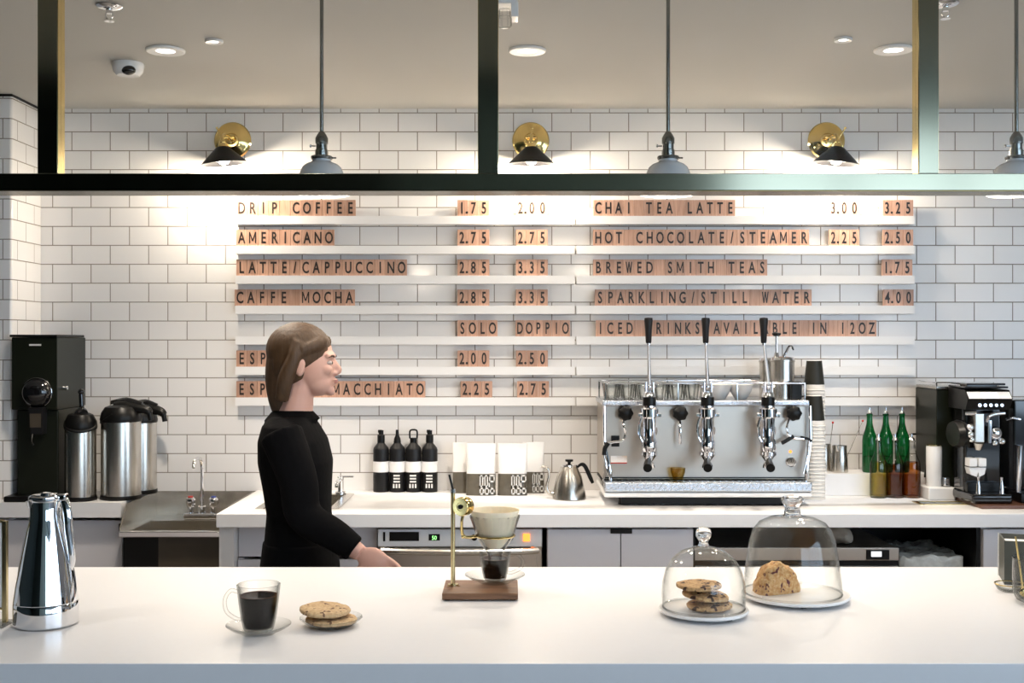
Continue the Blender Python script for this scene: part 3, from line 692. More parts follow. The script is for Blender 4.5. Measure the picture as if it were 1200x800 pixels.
ordn = ['first', 'second', 'third', 'fourth', 'fifth', 'sixth', 'seventh', 'eighth', 'ninth', 'tenth', 'eleventh', 'twelfth', 'thirteenth', 'fourteenth', 'fifteenth', 'sixteenth', 'seventeenth', 'eighteenth']
def put_row(chars, xa, xb, row, desc, group):
    n = len(chars); Yt = RY+.008; p = (xb-xa)/n
    for i, ch in enumerate(chars):
        xc = PX(xa+p*(i+.5), Yt)
        o = bpy.data.objects.new('menu_letter_tile', tile_me); COL.objects.link(o)
        o.location = (xc, Yt, PZ(rows_b[row], RY)-.033+.0118+.0005)
        o.location.z = PZ(rows_b[row], Yt)-.0035
        o.scale.x = p*Yt/F/TILE_W*.985
        o['category'] = 'letter tile'; o['group'] = group
        o['label'] = desc(i, ch)
        o.location.z = PZ(rows_b[row], RY)-.0015
        if ch != ' ':
            g = bpy.data.objects.new('letter', glyph_mesh(ch)); COL.objects.link(g); g.parent = o
def line(txt, xa, xb, row):
    wl = txt.split(' ')
    def desc(i, ch):
        k = txt[:i].count(' ')
        if ch == ' ': return 'blank reddish wooden tile between %s and %s in the %s row' % (wl[k], wl[k+1], txt)
        w = wl[k]; j = i-sum(len(a)+1 for a in wl[:k])
        kind = 'slash' if ch == '/' else ('number '+ch if ch.isdigit() else 'letter '+ch)
        loc = 'in %s' % txt if len(wl) == 1 else 'of %s in the %s row' % (w, txt)
        return 'wooden tile with %s, %s %s' % (kind, ordn[j], loc)
    put_row(list(txt), xa, xb, row, desc, 'letter tiles of the menu')
def price(txt, xa, xb, row, what):
    ch = [txt[:2], txt[2+0:3], txt[3:4]] if '.' in txt else list(txt)
    def desc(i, c):
        return 'tile showing %s, %s of price %s, %s' % (c, ordn[i], txt, what)
    put_row(ch, xa, xb, row, desc, 'price tiles of the menu')
line('DRIP COFFEE', 277, 417, 0); line('AMERICANO', 277, 392, 1); line('LATTE/CAPPUCCINO', 277, 477, 2); line('CAFFE MOCHA', 275, 416, 3)
line('SOLO', 536, 583, 4); line('DOPPIO', 604, 668, 4); line('ESPRESSO', 277, 377, 5); line('ESPRESSO MACCHIATO', 277, 498.5, 6)
for a, b, r_, nm in (('1.75', '2.00', 0, 'DRIP COFFEE'), ('2.75', '2.75', 1, 'AMERICANO'), ('2.85', '3.35', 2, 'LATTE/CAPPUCCINO'), ('2.85', '3.35', 3, 'CAFFE MOCHA'), ('2.00', '2.50', 5, 'ESPRESSO'), ('2.25', '2.75', 6, 'ESPRESSO MACCHIATO')):
    d = 3.5 if r_ == 6 else 0
    price(a, 536+d, 573.5+d, r_, 'left column beside '+nm)
    price(b, 604.5+d*.4, 642+d*.4, r_, 'second column beside '+nm)
line('CHAI TEA LATTE', 695, 861.5, 0); line('HOT CHOCOLATE/STEAMER', 695, 948, 1); line('BREWED SMITH TEAS', 695, 899, 2); line('SPARKLING/STILL WATER', 697, 951, 3); line('ICED DRINKS AVAILABLE IN 12OZ', 698, 1027, 4)
price('3.00', 971, 1007, 0, 'first column beside CHAI TEA LATTE'); price('3.25', 1034, 1070, 0, 'last column beside CHAI TEA LATTE')
price('2.25', 971, 1007, 1, 'first column beside HOT CHOCOLATE'); price('2.50', 1034, 1070, 1, 'last column beside HOT CHOCOLATE')
price('1.75', 1033, 1069, 2, 'beside BREWED SMITH TEAS'); price('4.00', 1034.5, 1070.5, 3, 'beside SPARKLING/STILL WATER')

# ================================================================ THINGS ON THE FRONT BAR
def bar_pt(px, py, dz=0.0):
    Y = (CZ-TOP-dz)*F/(py-400); return Vector(((px-600)*Y/F, Y, TOP+dz))
def ring_prof(R, t): return R, t
# --- thermal carafe
c = bar_pt(54, 731)
o = thing('thermal_carafe', 'tall tapering mirror-steel coffee carafe at the left end of the bar', 'carafe', c)
k = 1/1000
part('body', MB().lathe([(0, 0), (.062, 0), (.0655, .004), (.066, .03), (.0655, .048), (.0645, .0495), (.0655, .051), (.061, .085), (.054, .125), (.047, .165), (.040, .200), (.0345, .222), (.0325, .232), (.0325, .262), (0, .262)], c, 64), 'mirror', o)
ld = part('lid', MB().lathe([(0, .2621), (.034, .2621), (.0355, .266), (.0345, .272), (.030, .2745), (0, .271)], c, 48).lathe([(0, .271), (.012, .2725), (.010, .279), (0, .281)], c, 24), 'mirror', o)
part('thumb_lever', MB().box(c+Vector((.018, -.012, .262)), c+Vector((.045, .012, .277)), .004, 3), 'mirror', ld)
part('handle', MB().tube([c+Vector(p) for p in ((.030, 0, .268), (.042, -.006, .262), (.050, -.01, .235), (.052, -.01, .200), (.056, -.008, .165), (.0565, -.004, .135), (.052, 0, .115))], [.008, .009, .009, .0085, .008, .007, .005], 14, sub=5, flat=.6), 'mirror', o)
part('spout_lip', MB().lathe([(0, 0), (.012, 0), (.015, .012), (.0, .016)], c+Vector((-.024, -.01, .250)), 20), 'mirror', o)
# --- brass framed menu stand cut by the left edge
Yb = 2.44
o = thing('menu_stand', 'brass-framed white card stand cut off by the left edge of the photo', 'stand', (PX(-60, Yb), Yb, TOP))
part('card', MB().box((PX(-150, Yb), Yb-.002, PZ(711, Yb)), (PX(3, Yb), Yb+.002, PZ(609, Yb))), 'bagwhite', o)
part('frame', MB().box((PX(3.5, Yb), Yb-.006, TOP+.006), (PX(8.5, Yb), Yb+.006, PZ(610, Yb)), .001).box((PX(-155, Yb), Yb-.006, TOP+.006), (PX(-150, Yb), Yb+.006, PZ(610, Yb)), .001).box((PX(-150, Yb), Yb-.005, PZ(714, Yb)), (PX(4, Yb), Yb+.005, PZ(711, Yb)), .001).box((PX(-150, Yb), Yb-.005, PZ(612, Yb)), (PX(4, Yb), Yb+.005, PZ(609, Yb)), .001), 'agedbrass', o)
part('foot', MB().box((PX(-157, Yb), Yb-.03, TOP), (PX(11, Yb), Yb+.03, TOP+.0058), .002), 'glassthick', o)

def saucer(c, R, label, group=None, name='saucer'):
    return solo(name, MB().lathe([(0, .002), (R*.40, .002), (R*.45, 0), (R*.5, 0), (R*.56, .004), (R*.85, .012), (R, .019), (R*.995, .0205), (R*.84, .0145), (R*.55, .0065), (R*.48, .0045), (0, .0045)], c, 48), 'glass', c, label, name, group)
def glass_mug(c, rt, rb, h, fill, hside, label, inner='coffee', hr=.026, flare=1.0):
    o = thing('glass_mug', label, 'mug', c)
    t = .0028
    def R(z): u = max(0, min(1, z/h)); return rb+(rt-rb)*(u**.55)
    zs = [.004, h*.1, h*.25, h*.45, h*.65, h*.85, h]
    pr = [(0, 0), (rb*.8, 0), (rb*.98, .002)]+[(R(z), z) for z in zs]+[(R(h)-t*.5, h+.0012)]+[(R(z)-t, z) for z in zs[::-1][:-1]]+[(R(.008)-t, .008), (0, .008)]
    part('glass_body', MB().lathe(pr, c, 48), 'glassthick', o)
    zf = [.0095, h*.1, h*.25, h*.45, h*.65, h*.85]
    lz = fill*h
    pts = [(0, .009)]+[(R(z)-t-.0006, z) for z in zf if z < lz]+[(R(lz)-t-.0006, lz), (0, lz)]
    part('coffee_fill', MB().lathe(pts, c, 40), inner, o)
    part('coffee_foam', MB().lathe([(R(lz)-t-.0055, lz+.0002), (R(lz)-t-.0008, lz+.0002), (R(lz)-t-.0008, lz+.0008), (R(lz)-t-.0055, lz+.0005)], c, 40, closed=True), 'crema', o)
    s = hside; x1 = R(h*.82); x0 = R(h*.25)
    part('handle', MB().tube([c+Vector(p) for p in ((s*(x1-.001), 0, h*.84), (s*(x1+hr*.55), -.002, h*.87), (s*(x1+hr), -.002, h*.68), (s*(x1+hr*.85), -.002, h*.42), (s*(x0+hr*.35), 0, h*.26), (s*(x0-.001), 0, h*.27))], [.004, .0042, .0042, .0042, .004, .0035], 12, sub=6), 'glassthick', o)
    return o
c = bar_pt(303, 742)
saucer(c, .0665, 'clear glass saucer under the mug of black coffee on the left')
glass_mug(c+Vector((0, 0, .0048)), .0445, .027, .096, .77, -1, 'clear glass mug of black coffee beside the plate of two cookies')
# --- cookies on glass plate
c = bar_pt(388, 733)
R = .066
o = thing('glass_plate', 'small fluted glass plate carrying two oat cookies', 'plate', c)
part('dish', MB().lathe([(0, 0), (R*.62, 0), (R*.70, .003), (R*.92, .013), (R, .018), (R*.985, .0195), (R*.88, .015), (R*.66, .006), (0, .004)], c, 60, mod=lambda t, z: 1+.012*math.cos(20*t)*(z > .01)), 'glass', o)
def cookie(c, r, h, mat, label, group, tilt=(0, 0), seed=0):
    mb = MB(); rot = Matrix.Rotation(tilt[0], 4, 'X') @ Matrix.Rotation(tilt[1], 4, 'Y')
    mb.ell((0, 0, 0), (r, r, h/2), 56)
    for v in mb.bm.verts:
        q = math.hypot(v.co.x, v.co.y)/r
        z = v.co.z/(h/2); z = math.copysign(abs(z)**.55, z)
        n = _n.noise(v.co*45+Vector((seed*3.1, seed, 0))); n2 = _n.noise(v.co*130+Vector((seed, 0, seed)))
        n3 = _n.noise(Vector((v.co.x*25, v.co.y*25, seed)))
        v.co.z = z*h/2*(1+.25*n+.12*n2); v.co.x *= 1+.06*n3+.025*n2; v.co.y *= 1+.06*n3+.025*n2
    mb.bm.transform(Matrix.Translation(c) @ rot)
    return solo('cookie', mb, mat, c, label, 'cookie', group, ang=80)
cookie(c+Vector((.002, -.004, .0145)), .054, .015, 'cookie', 'lower oat cookie lying flat on the small glass plate', None, (0, .02), 1)
cookie(c+Vector((-.013, 0, .0335)), .053, .017, 'cookie', 'upper oat cookie resting on the other cookie on the glass plate', None, (.03, .06), 2)
# --- pour over stand
Yf, Ybk = 2.665, 2.815
bx0, bx1 = PX(518, Yf), PX(607, Yf); bz = TOP+.018
rx, ry = PX(531, 2.76), 2.755
o = thing('pour_over_stand', 'brass pour-over coffee stand on a walnut base at the centre of the bar', 'coffee stand', ((bx0+bx1)/2, 2.74, TOP))
part('base', MB().box((bx0, Yf, TOP+.003), (bx1, Ybk, bz), .0015), 'walnut', o)
for sx in (bx0+.012, bx1-.012):
    for sy in (Yf+.012, Ybk-.012): part('rubber_foot', MB().cyl((sx, sy, TOP), (sx, sy, TOP+.0031), .007, 14), 'black', o)
part('rod', MB().cyl((rx, ry, bz-.0005), (rx, ry, PZ(577, ry)), .0052, 16).cyl((rx, ry, bz-.0003), (rx, ry, bz+.003), .013, 24), 'agedbrass', o)
for sx, sy in ((-.011, -.016), (.014, -.012)): part('screw', MB().cyl((rx+sx, ry+sy, bz), (rx+sx, ry+sy, bz+.0015), .003, 10), 'brass', o)
part('rod_cap', MB().cyl((rx, ry, PZ(577, ry)), (rx, ry, PZ(573, ry)), .0062, 14), 'chrome', o)
part('top_stick', MB().cyl((rx, ry, PZ(574, ry)), (PX(526.5, ry), ry, PZ(556, ry)), .0026, 10), 'black', o)
kn = Vector((PX(543, 2.74), 2.745, PZ(593, 2.745)))
kd = Vector((-.55, -.84, 0)).normalized()
kb = part('clamp_knob', MB().lathe([(0, -.014), (.021, -.014), (.0225, -.011), (.0225, .011), (.021, .014), (.010, .014), (.009, .0125), (0, .0125)], kn, 36, kd), 'brass', o)
part('centre_screw', MB().lathe([(0, .0126), (.006, .0126), (.005, .017), (0, .018)], kn, 16, kd), 'black', kb)
RZ = PZ(627, 2.788); cc = Vector((PX(580, 2.788), 2.788, 0)); rr = .0475
part('arm', MB().tube([kn+Vector((0, .01, -.018)), Vector((PX(541, 2.75), 2.755, PZ(612, 2.75))), Vector((PX(543, 2.76), 2.76, RZ+.003)), Vector((PX(556, 2.77), 2.77, RZ)), cc+Vector((-rr+.001, 0, RZ))], [.0035, .0035, .004, .0035, .003], 10, sub=4).ell((PX(543, 2.76), 2.76, RZ+.002), .0055, 12), 'brass', o)
part('ring', MB().tube([cc+Vector((rr*math.cos(2*PI*i/40), rr*math.sin(2*PI*i/40), RZ)) for i in range(40)], .0026, 8, closed=True), 'brass', o)
cc.z = TOP
dr = thing('coffee_dripper', 'ribbed clear glass dripper cone held in the brass ring', 'dripper', cc+Vector((0, 0, .07)))
z = lambda p: PZ(p, 2.788)
part('cone', MB().lathe([(.0135, z(655)), (.0155, z(655)), (.0175, z(649)), (.045, z(627.5)), (.0585, z(606)), (.0595, z(604)), (.0585, z(603)), (.0565, z(605)), (.043, z(628)), (.0155, z(649)), (.0135, z(653))], Vector((cc.x, cc.y, 0)), 48, closed=True, mod=lambda t, zz: 1+.04*math.cos(16*t+zz*60)), 'glassthick', dr)
pf = solo('paper_filter', MB().lathe([(.001, z(642)), (.018, z(641)), (.042, z(626)), (.057, z(601)), (.0595, z(597)), (.0575, z(597.5)), (.0555, z(601)), (.040, z(625.5)), (.016, z(639)), (.001, z(640))], Vector((cc.x, cc.y, 0)), 56, closed=True, mod=lambda t, zz: 1+.010*math.cos(22*t)+.008*math.sin(3*t)), 'paper', cc+Vector((0, 0, .10)), 'cream cone paper filter standing in the glass dripper', 'filter')
cb = Vector((cc.x, cc.y, bz))
saucer(cb, .073, 'clear glass saucer on the walnut base under the dripper')
glass_mug(cb+Vector((0, 0, .0048)), .0385, .024, .072, .74, 1, 'clear glass cup filling with coffee under the dripper', hr=.03)

# --- domed cake plates
def dome_plate(c, R, label, feet):
    o = thing('cake_plate', label, 'plate', c)
    part('plate', MB().lathe([(0, .005), (R*.75, .005), (R*.97, .008), (R, .012), (R*.985, .0155), (R*.93, .0155), (R*.90, .014), (0, .014)], c, 72), 'marble', o)
    for a in feet: part('foot', MB().cyl(c+Vector((R*.72*math.cos(a), R*.72*math.sin(a), 0)), c+Vector((R*.72*math.cos(a), R*.72*math.sin(a), .0055)), .007, 12), 'black', o, label='black rubber foot')
    return o
def cloche(c, prof, knobprof, label, kmod=None):
    o = thing('glass_cloche', label, 'cloche', c)
    t = .0025
    inner = [(max(r-t, 0), z-(t if r < prof[-2][0]*1.0 and z > prof[-1][1]*.8 else 0)) for r, z in prof]
    pr = prof+[(0, prof[-1][1])]; 
    ii = [(max(0, r-t), min(z, prof[-1][1]-t)) for r, z in prof[::-1]]
    part('dome', MB().lathe(prof+ii, c, 72, closed=True), 'glass', o)
    part('rim', MB().tube([c+Vector(((prof[0][0]-.001)*math.cos(2*PI*i/64), (prof[0][0]-.001)*math.sin(2*PI*i/64), prof[0][1]+.001)) for i in range(64)], .0022, 8, closed=True), 'glassthick', o)
    part('knob', MB().lathe([(r, z+prof[-1][1]+.0002) for r, z in knobprof], c, 36, mod=kmod), 'solid', o)
c = bar_pt(824.5, 720)
dome_plate(c, .098, 'smaller white footed plate under three chocolate chip cookies', (-.85, 1.3, 3.4))
pc = c+Vector((0, 0, .0162))
cloche(pc, [(.090, 0), (.0915, .03), (.090, .055), (.083, .082), (.070, .105), (.050, .122), (.027, .131), (.010, .135), (0, .1355)], [(0, 0), (.012, 0), (.009, .008), (.012, .013), (.0165, .02), (.0175, .028), (.0145, .036), (.007, .041), (0, .042)], 'smaller round glass dome with ball knob covering three cookies')
cz = c+Vector((0, 0, .0142))
cookie(cz+Vector((.010, -.012, .010)), .050, .017, 'darkcookie', 'bottom chocolate chip cookie under the smaller glass dome', None, (0, -.02), 5)
cookie(cz+Vector((.003, -.010, .031)), .051, .017, 'darkcookie', 'middle chocolate chip cookie under the smaller glass dome', None, (0.02, .09), 6)
cookie(cz+Vector((-.012, -.010, .0525)), .049, .015, 'darkcookie', 'top chocolate chip cookie under the smaller glass dome', None, (0, -.02), 7)
c = bar_pt(932.5, 702)
dome_plate(c, .124, 'larger white footed plate under the fruit scone', (-1.62, .6, 2.6))
pc = c+Vector((-.008, 0, .0162))
cloche(pc, [(.113, 0), (.113, .012), (.110, .04), (.104, .085), (.098, .12), (.090, .145), (.076, .163), (.052, .174), (.025, .178), (0, .1785)], [(0, 0), (.021, 0), (.019, .004), (.0185, .010), (.017, .018), (.020, .026), (.0245, .032), (.026, .038), (.022, .044), (.012, .047), (0, .0475)], 'larger straight-sided glass dome with grooved knob covering the scone', lambda t, z: 1+.03*math.cos(8*t))
sc = bar_pt(910, 700); sc.z = c.z+.0142
mb = MB(); mb.ell((0, 0, 0), (.056, .047, .070), 72)
for v in mb.bm.verts:
    n = _n.noise(v.co*30+Vector((3, 1, 2))); n2 = _n.noise(v.co*85)
    v.co *= 1+.13*n+.06*n2+.03*_n.noise(v.co*170)
    if v.co.y < -.026: v.co.y = -.026-(abs(v.co.y)-.026)*.25
    if v.co.z < 0: v.co.z = max(v.co.z, -.001)
mb.bm.transform(Matrix.Translation(sc) @ Matrix.Rotation(.45, 4, 'Z'))
solo('fruit_scone', mb, 'scone', sc, 'tall craggy fruit scone with a cut face under the larger glass dome', 'scone', ang=80)
for v in range(0): pass

# --- right edge items
Yr = 2.87
cxm = 1.315
m = Matrix.Translation((cxm, 2.88, TOP)) @ Matrix.Rotation(-.30, 4, 'Z')
o = thing('napkin_box', 'dark grey napkin box standing at the right edge of the bar', 'box', (cxm, 2.88, TOP))
w_, d_, h_ = .085, .06, .108
part('shell', MB().box((-w_, -d_, .0), (w_, -d_+.003, h_), mat=m).box((-w_, d_-.003, .0), (w_, d_, h_), mat=m).box((-w_, -d_+.003, .0), (-w_+.003, d_-.003, h_), mat=m).box((w_-.003, -d_+.003, 0), (w_, d_-.003, h_), mat=m).box((-w_+.003, -d_+.003, 0), (w_-.003, d_-.003, .003), mat=m), 'greycard', o)
part('liner', MB().box((-w_-.003, d_-.006, .0), (-w_-.0002, d_+.003, h_+.001), mat=m), 'white', o, label='white back edge strip')
solo('napkin_stack', MB().box((-w_+.006, -d_+.006, .0035), (w_-.006, d_-.006, h_-.012), .002, mat=m), 'bagwhite', (cxm, 2.88, TOP), 'folded white napkins inside the dark grey box', 'napkins')
c = bar_pt(1229, 706)
o = thing('glass_jar', 'clear glass jar cut by the right edge of the bar', 'jar', c)
part('jar_body', MB().lathe([(0, 0), (.058, 0), (.070, .006), (.0765, .02), (.0775, .04), (.0775, .098), (.0785, .1), (.0765, .1015), (.074, .098), (.074, .04), (.072, .02), (.066, .011), (0, .008)], c, 56), 'glassthick', o)
b0 = c+Vector((-.060, -.005, .018)); b1 = Vector((PX(1189, c.y), c.y-.005, PZ(628, c.y)))
sp_ = thing('gold_spoon', 'thin gold bar spoon leaning upright in the glass jar', 'spoon', b0)
part('shaft', MB().tube([b0, (b0+b1)/2+Vector((0, -.001, 0)), b1], .0021, 8), 'brass', sp_)
part('bowl', MB().ell(b0+Vector((.001, 0, .008)), (.010, .004, .011), 16), 'brass', sp_)
c = bar_pt(1184, 693)
o = thing('glass_dish', 'tiny glass dish with a gold rim beside the jar at the right edge', 'dish', c)
part('bowl', MB().lathe([(0, 0), (.020, 0), (.030, .006), (.036, .018), (.0345, .018), (.029, .008), (.019, .003), (0, .003)], c, 36), 'glassthick', o)
part('gold_rim', MB().tube([c+Vector((.0355*math.cos(2*PI*i/36), .0355*math.sin(2*PI*i/36), .019)) for i in range(36)], .0015, 8, closed=True), 'brass', o)

# ================================================================ LEFT COUNTER: grinder and airpots
gx0, gx1 = PX(14, 4.33), PX(66, 4.33)-.0
gy = 4.33
o = thing('bulk_coffee_grinder', 'tall black shop coffee grinder in the left corner on the short countertop', 'grinder', ((gx0+gx1)/2, 4.46, TOP))
zz = lambda p: PZ(p, 4.33)
gx1 = PX(67, 4.33)
part('upper_housing', MB().box((gx0-.002, 4.33, zz(480)), (gx1, 4.62, zz(395)), .004), 'blackgreen', o)
part('lower_column', MB().box((gx0+.012, 4.345, TOP+.02), (gx1-.002, 4.60, zz(480)), .006), 'blackgreen', o)
part('lid', MB().box((gx0-.006, 4.322, zz(394.8)), (gx1+.002, 4.60, zz(392)), .002), 'black', o)
part('base', MB().box((gx0-.020, 4.30, TOP), (gx1+.01, 4.60, TOP+.022), .005), 'black', o)
gc = Vector((PX(40, 4.3), 4.33, zz(460)))
dl = part('dial_housing', MB().lathe([(0, 0), (.055, 0), (.057, .006), (.052, .022), (.040, .034), (.020, .040), (0, .041)], gc, 40, (0, -1, 0)), 'blackgloss', o)
part('dial_ring', MB().tube([gc+Vector((.0555*math.cos(2*PI*i/40), -.006, .0555*math.sin(2*PI*i/40))) for i in range(40)], .0022, 8, closed=True), 'chrome', dl)
part('grind_chute', MB().prism([(PX(33, 4.3), zz(477)), (PX(50, 4.3), zz(477)), (PX(49, 4.3), zz(508)), (PX(36, 4.3), zz(508))], 'y', 4.30, 4.345), 'blackmat', o)
part('chute_label', MB().box((PX(35, 4.3), 4.2985, zz(500)), (PX(48, 4.3), 4.2999, zz(484))), 'darkbin', o, label='small brown label plate')
part('bag_clip', MB().tube([(PX(38, 4.3), 4.30, zz(508)), (PX(39, 4.3), 4.285, zz(516)), (PX(41, 4.3), 4.285, zz(520))], .003, 8), 'black', o)
part('badge', MB().box((PX(33, 4.32), 4.3285, zz(405)), (PX(47, 4.32), 4.3299, zz(403))), 'logo', o, label='small pale maker plate')
part('latch', MB().cyl((gx1+.001, 4.38, zz(455)), (gx1+.02, 4.38, zz(455)), .008, 14, bev=.001), 'chrome', o)

def airpot(x, Y, r, ztop_px, rot, label, group='stainless airpots'):
    c = Vector((x, Y, TOP)); o = thing('airpot', label, 'airpot', c, group)
    H = PZ(ztop_px, Y)-TOP
    R_ = Matrix.Rotation(rot, 4, 'Z')
    def T(v): return c+(R_ @ Vector(v))
    part('base_ring', MB().lathe([(0, 0), (r+.001, 0), (r+.003, .004), (r+.002, .016), (0, .016)], c, 40), 'black', o)
    part('steel_body', MB().lathe([(0, .0155), (r, .0155), (r, H-.085), (r*.97, H-.075), (0, H-.075)], c, 48), 'steel', o)
    part('collar', MB().lathe([(0, H-.080), (r+.002, H-.080), (r+.004, H-.07), (r*.98, H-.045), (r*.8, H-.025), (r*.55, H-.018), (0, H-.016)], c, 40), 'black', o)
    hd = part('pump_head', MB().tube([T((-.02, 0, H-.03)), T((.02, 0, H-.024)), T((r+.022, 0, H-.034)), T((r+.042, 0, H-.048))], [.032, .028, .018, .014], 16, sub=5, flat=.8), 'black', o)
    part('nozzle', MB().cyl(T((r+.040, 0, H-.046)), T((r+.046, 0, H-.075)), .010, 14), 'black', hd)
    part('lever', MB().tube([T((-.04, 0, H-.008)), T((.02, 0, H+.002)), T((r+.01, 0, H-.012))], [.010, .012, .009], 12, sub=4, flat=.5), 'blackgloss', o)
    part('carry_handle', MB().tube([T((0, r-.004, H-.05)), T((-.03, r*.93, H-.07)), T((-.055, r*.6, H-.08)), T((-r-.003, 0, H-.085)), T((-.055, -r*.6, H-.08)), T((-.03, -r*.93, H-.07)), T((0, -r+.004, H-.05))], .0055, 10, sub=4), 'black', o)
    return o
a1 = airpot(PX(95, 4.37), 4.365, .057, 478, 1.9, 'stainless airpot nearest the black grinder, spout turned to the wall')
airpot(PX(143, 4.42), 4.41, .074, 469, -.12, 'wider stainless airpot in front, middle one of three')
airpot(PX(163, 4.56), 4.573, .064, 471, -.25, 'stainless airpot half hidden at the right behind the wide one')
kb_ = part('brew_knob', MB().ell((PX(94, 4.36), 4.37, PZ(459, 4.36)), (.012, .012, .012), 16).cyl((PX(94, 4.36), 4.37, PZ(462, 4.36)), (PX(95, 4.36), 4.37, PZ(482, 4.36)), .009), 'blackgloss', a1)

# ================================================================ BOTTLES, BAGS, KETTLE
def squeeze(px, label, top):
    c = Vector((PX(px, 4.61), 4.612, TOP)); r = .0315; o = thing('black_bottle', label, 'bottle', c, 'black bottles in a row on the counter')
    part('bottle_body', MB().lathe([(0, 0), (r-.002, 0), (r, .003), (r, .168), (r*.93, .176), (r*.55, .190), (.013, .197), (0, .197)], c, 36), 'blackmat', o)
    part('white_band', MB().lathe([(r+.0003, .080), (r+.0008, .080), (r+.0008, .122), (r+.0003, .122)], c, 36, closed=True), 'bagwhite', o, label='white paper band')
    mb = MB()
    for j, (bx, bw) in enumerate(((-.011, .006), (.000, .006), (.011, .006))):
        mb.box(c+Vector((bx-bw/2, -r-.0012, .018)), c+Vector((bx+bw/2, -r+.003, .034)), 0)
    for zq in (.040, .052, .064):
        mb.box(c+Vector((-.012, -r-.0012, zq)), c+Vector((.013, -r+.004, zq+.006)), 0)
    if px > 450: part('printed_mark', mb, 'logo', o, label='white block lettering', stuff=False)
    else: mb.bm.free()
    if top == 'loop':
        part('cap', MB().lathe([(0, .1965), (.014, .1965), (.014, .215), (0, .215)], c, 20).tube([c+Vector((-.014, 0, .212)), c+Vector((-.015, 0, .235)), c+Vector((-.010, 0, .246)), c+Vector((.010, 0, .246)), c+Vector((.015, 0, .235)), c+Vector((.014, 0, .212))], .0035, 8, sub=3), 'black', o)
    elif top == 'pump':
        part('cap', MB().lathe([(0, .1965), (.015, .1965), (.015, .225), (.010, .230), (.010, .245), (0, .245)], c, 20).box(c+Vector((-.012, -.006, .235)), c+Vector((.004, .006, .247)), .002), 'black', o)
    else:
        part('cap', MB().lathe([(0, .1965), (.015, .1965), (.013, .212), (.007, .226), (.006, .247), (0, .248)], c, 20), 'black', o)
squeeze(446.5, 'black bottle with pump top, leftmost of the four', 'pump'); squeeze(465.5, 'black bottle with narrow pointed cap, second from the left', 'cone')
squeeze(484.5, 'black bottle with open loop cap, third from the left', 'loop'); squeeze(503.5, 'black bottle with straight cap, nearest the coffee bags', 'pump')

def bag(x0, x1, y0, y1, Y, label, marks=True):
    xa, xb = PX(x0, Y), PX(x1, Y); zt_, h = PZ(y0, Y), 0; zb = TOP
    cx = (xa+xb)/2; o = thing('coffee_bag', label, 'bag', (cx, Y+.025, TOP), 'coffee bags beside the kettle')
    zm = zb+(zt_-zb)*(.42)
    hw = (xb-xa)/2
    def body(rows, seedk):
        mb = MB(); mb.loft(rows, 36, 3.6)
        for v in mb.bm.verts:
            k = _n.noise(v.co*38+Vector((seedk, 0, 0)))*.0022; v.co.y += k; v.co.x += k*.6
        return mb
    n = 9
    def rowat(u): return (cx, Y+.025, zb+(zt_-zb)*u, hw*(1-.03*math.sin(PI*u)), max(.003, .028*(1-u**2.2)))
    part('lower_film', body([rowat(.42*i/5) for i in range(6)], x0), 'bagdark', o, label='dark see-through lower half')
    part('upper_paper', body([rowat(.421+(1-.421)*i/7) for i in range(8)], x0+1), 'bagwhite', o, label='white upper half')
    if marks:
        mb = MB(); yy = Y-.0062
        def q(u0, v0, u1, v1):
            mb.box((xa+(xb-xa)*u0, yy, zb+(zm-zb)*v0), (xa+(xb-xa)*u1, yy+.008, zb+(zm-zb)*v1))
        t = .035
        def fr_(u0, v0, u1, v1): q(u0, v0, u0+t, v1); q(u1-t, v0, u1, v1); q(u0, v0, u1, v0+.07); q(u0, v1-.07, u1, v1)
        fr_(.46, .05, .60, .38); fr_(.46, .40, .58, .96); fr_(.62, .40, .74, .96); fr_(.62, .05, .78, .38); fr_(.78, .62, .96, .96); fr_(.80, .08, .96, .36); q(.76, .40, .80, .60)
        part('printed_mark', mb, 'logo', o, label='white outlined block logo')
bag(530, 547, 519, 576, 4.56, 'coffee bag at the back left, mostly hidden behind the front bag', False)
bag(546, 581, 520, 579.5, 4.49, 'front coffee bag on the left, white top and dark logo bottom')
bag(583, 618, 520, 579.5, 4.49, 'front coffee bag on the right, white top and dark logo bottom')
bag(612, 638, 518.5, 576, 4.56, 'coffee bag at the back right with a narrow black logo bottom')

kc = Vector((PX(667, 4.40), 4.40, TOP))
o = thing('gooseneck_kettle', 'steel gooseneck pouring kettle between the coffee bags and espresso machine', 'kettle', kc)
part('kettle_body', MB().lathe([(0, 0), (.061, 0), (.064, .003), (.062, .02), (.048, .085), (.034, .118), (.031, .124), (0, .124)], kc, 48, mod=lambda t, z: 1+.006*math.sin(z*420)), 'steel', o)
ld = part('lid', MB().lathe([(0, .1242), (.032, .1242), (.030, .130), (.012, .134), (0, .134)], kc, 36), 'chrome', o)
part('lid_knob', MB().lathe([(0, .134), (.006, .134), (.006, .140), (.015, .143), (.015, .150), (0, .151)], kc, 24), 'black', ld)
part('handle', MB().tube([kc+Vector(p) for p in ((.030, 0, .118), (.040, 0, .128), (.052, 0, .131), (.064, 0, .118), (.082, 0, .078), (.090, 0, .060))], [.004, .006, .008, .0085, .0085, .006], 12, sub=4, flat=.8), 'black', o)
part('spout', MB().tube([kc+Vector(p) for p in ((-.052, 0, .018), (-.075, 0, .022), (-.086, 0, .045), (-.078, 0, .085), (-.080, 0, .112), (-.092, 0, .122), (-.106, 0, .122))], [.010, .008, .006, .005, .0045, .004, .0035], 12, sub=5), 'steel', o)

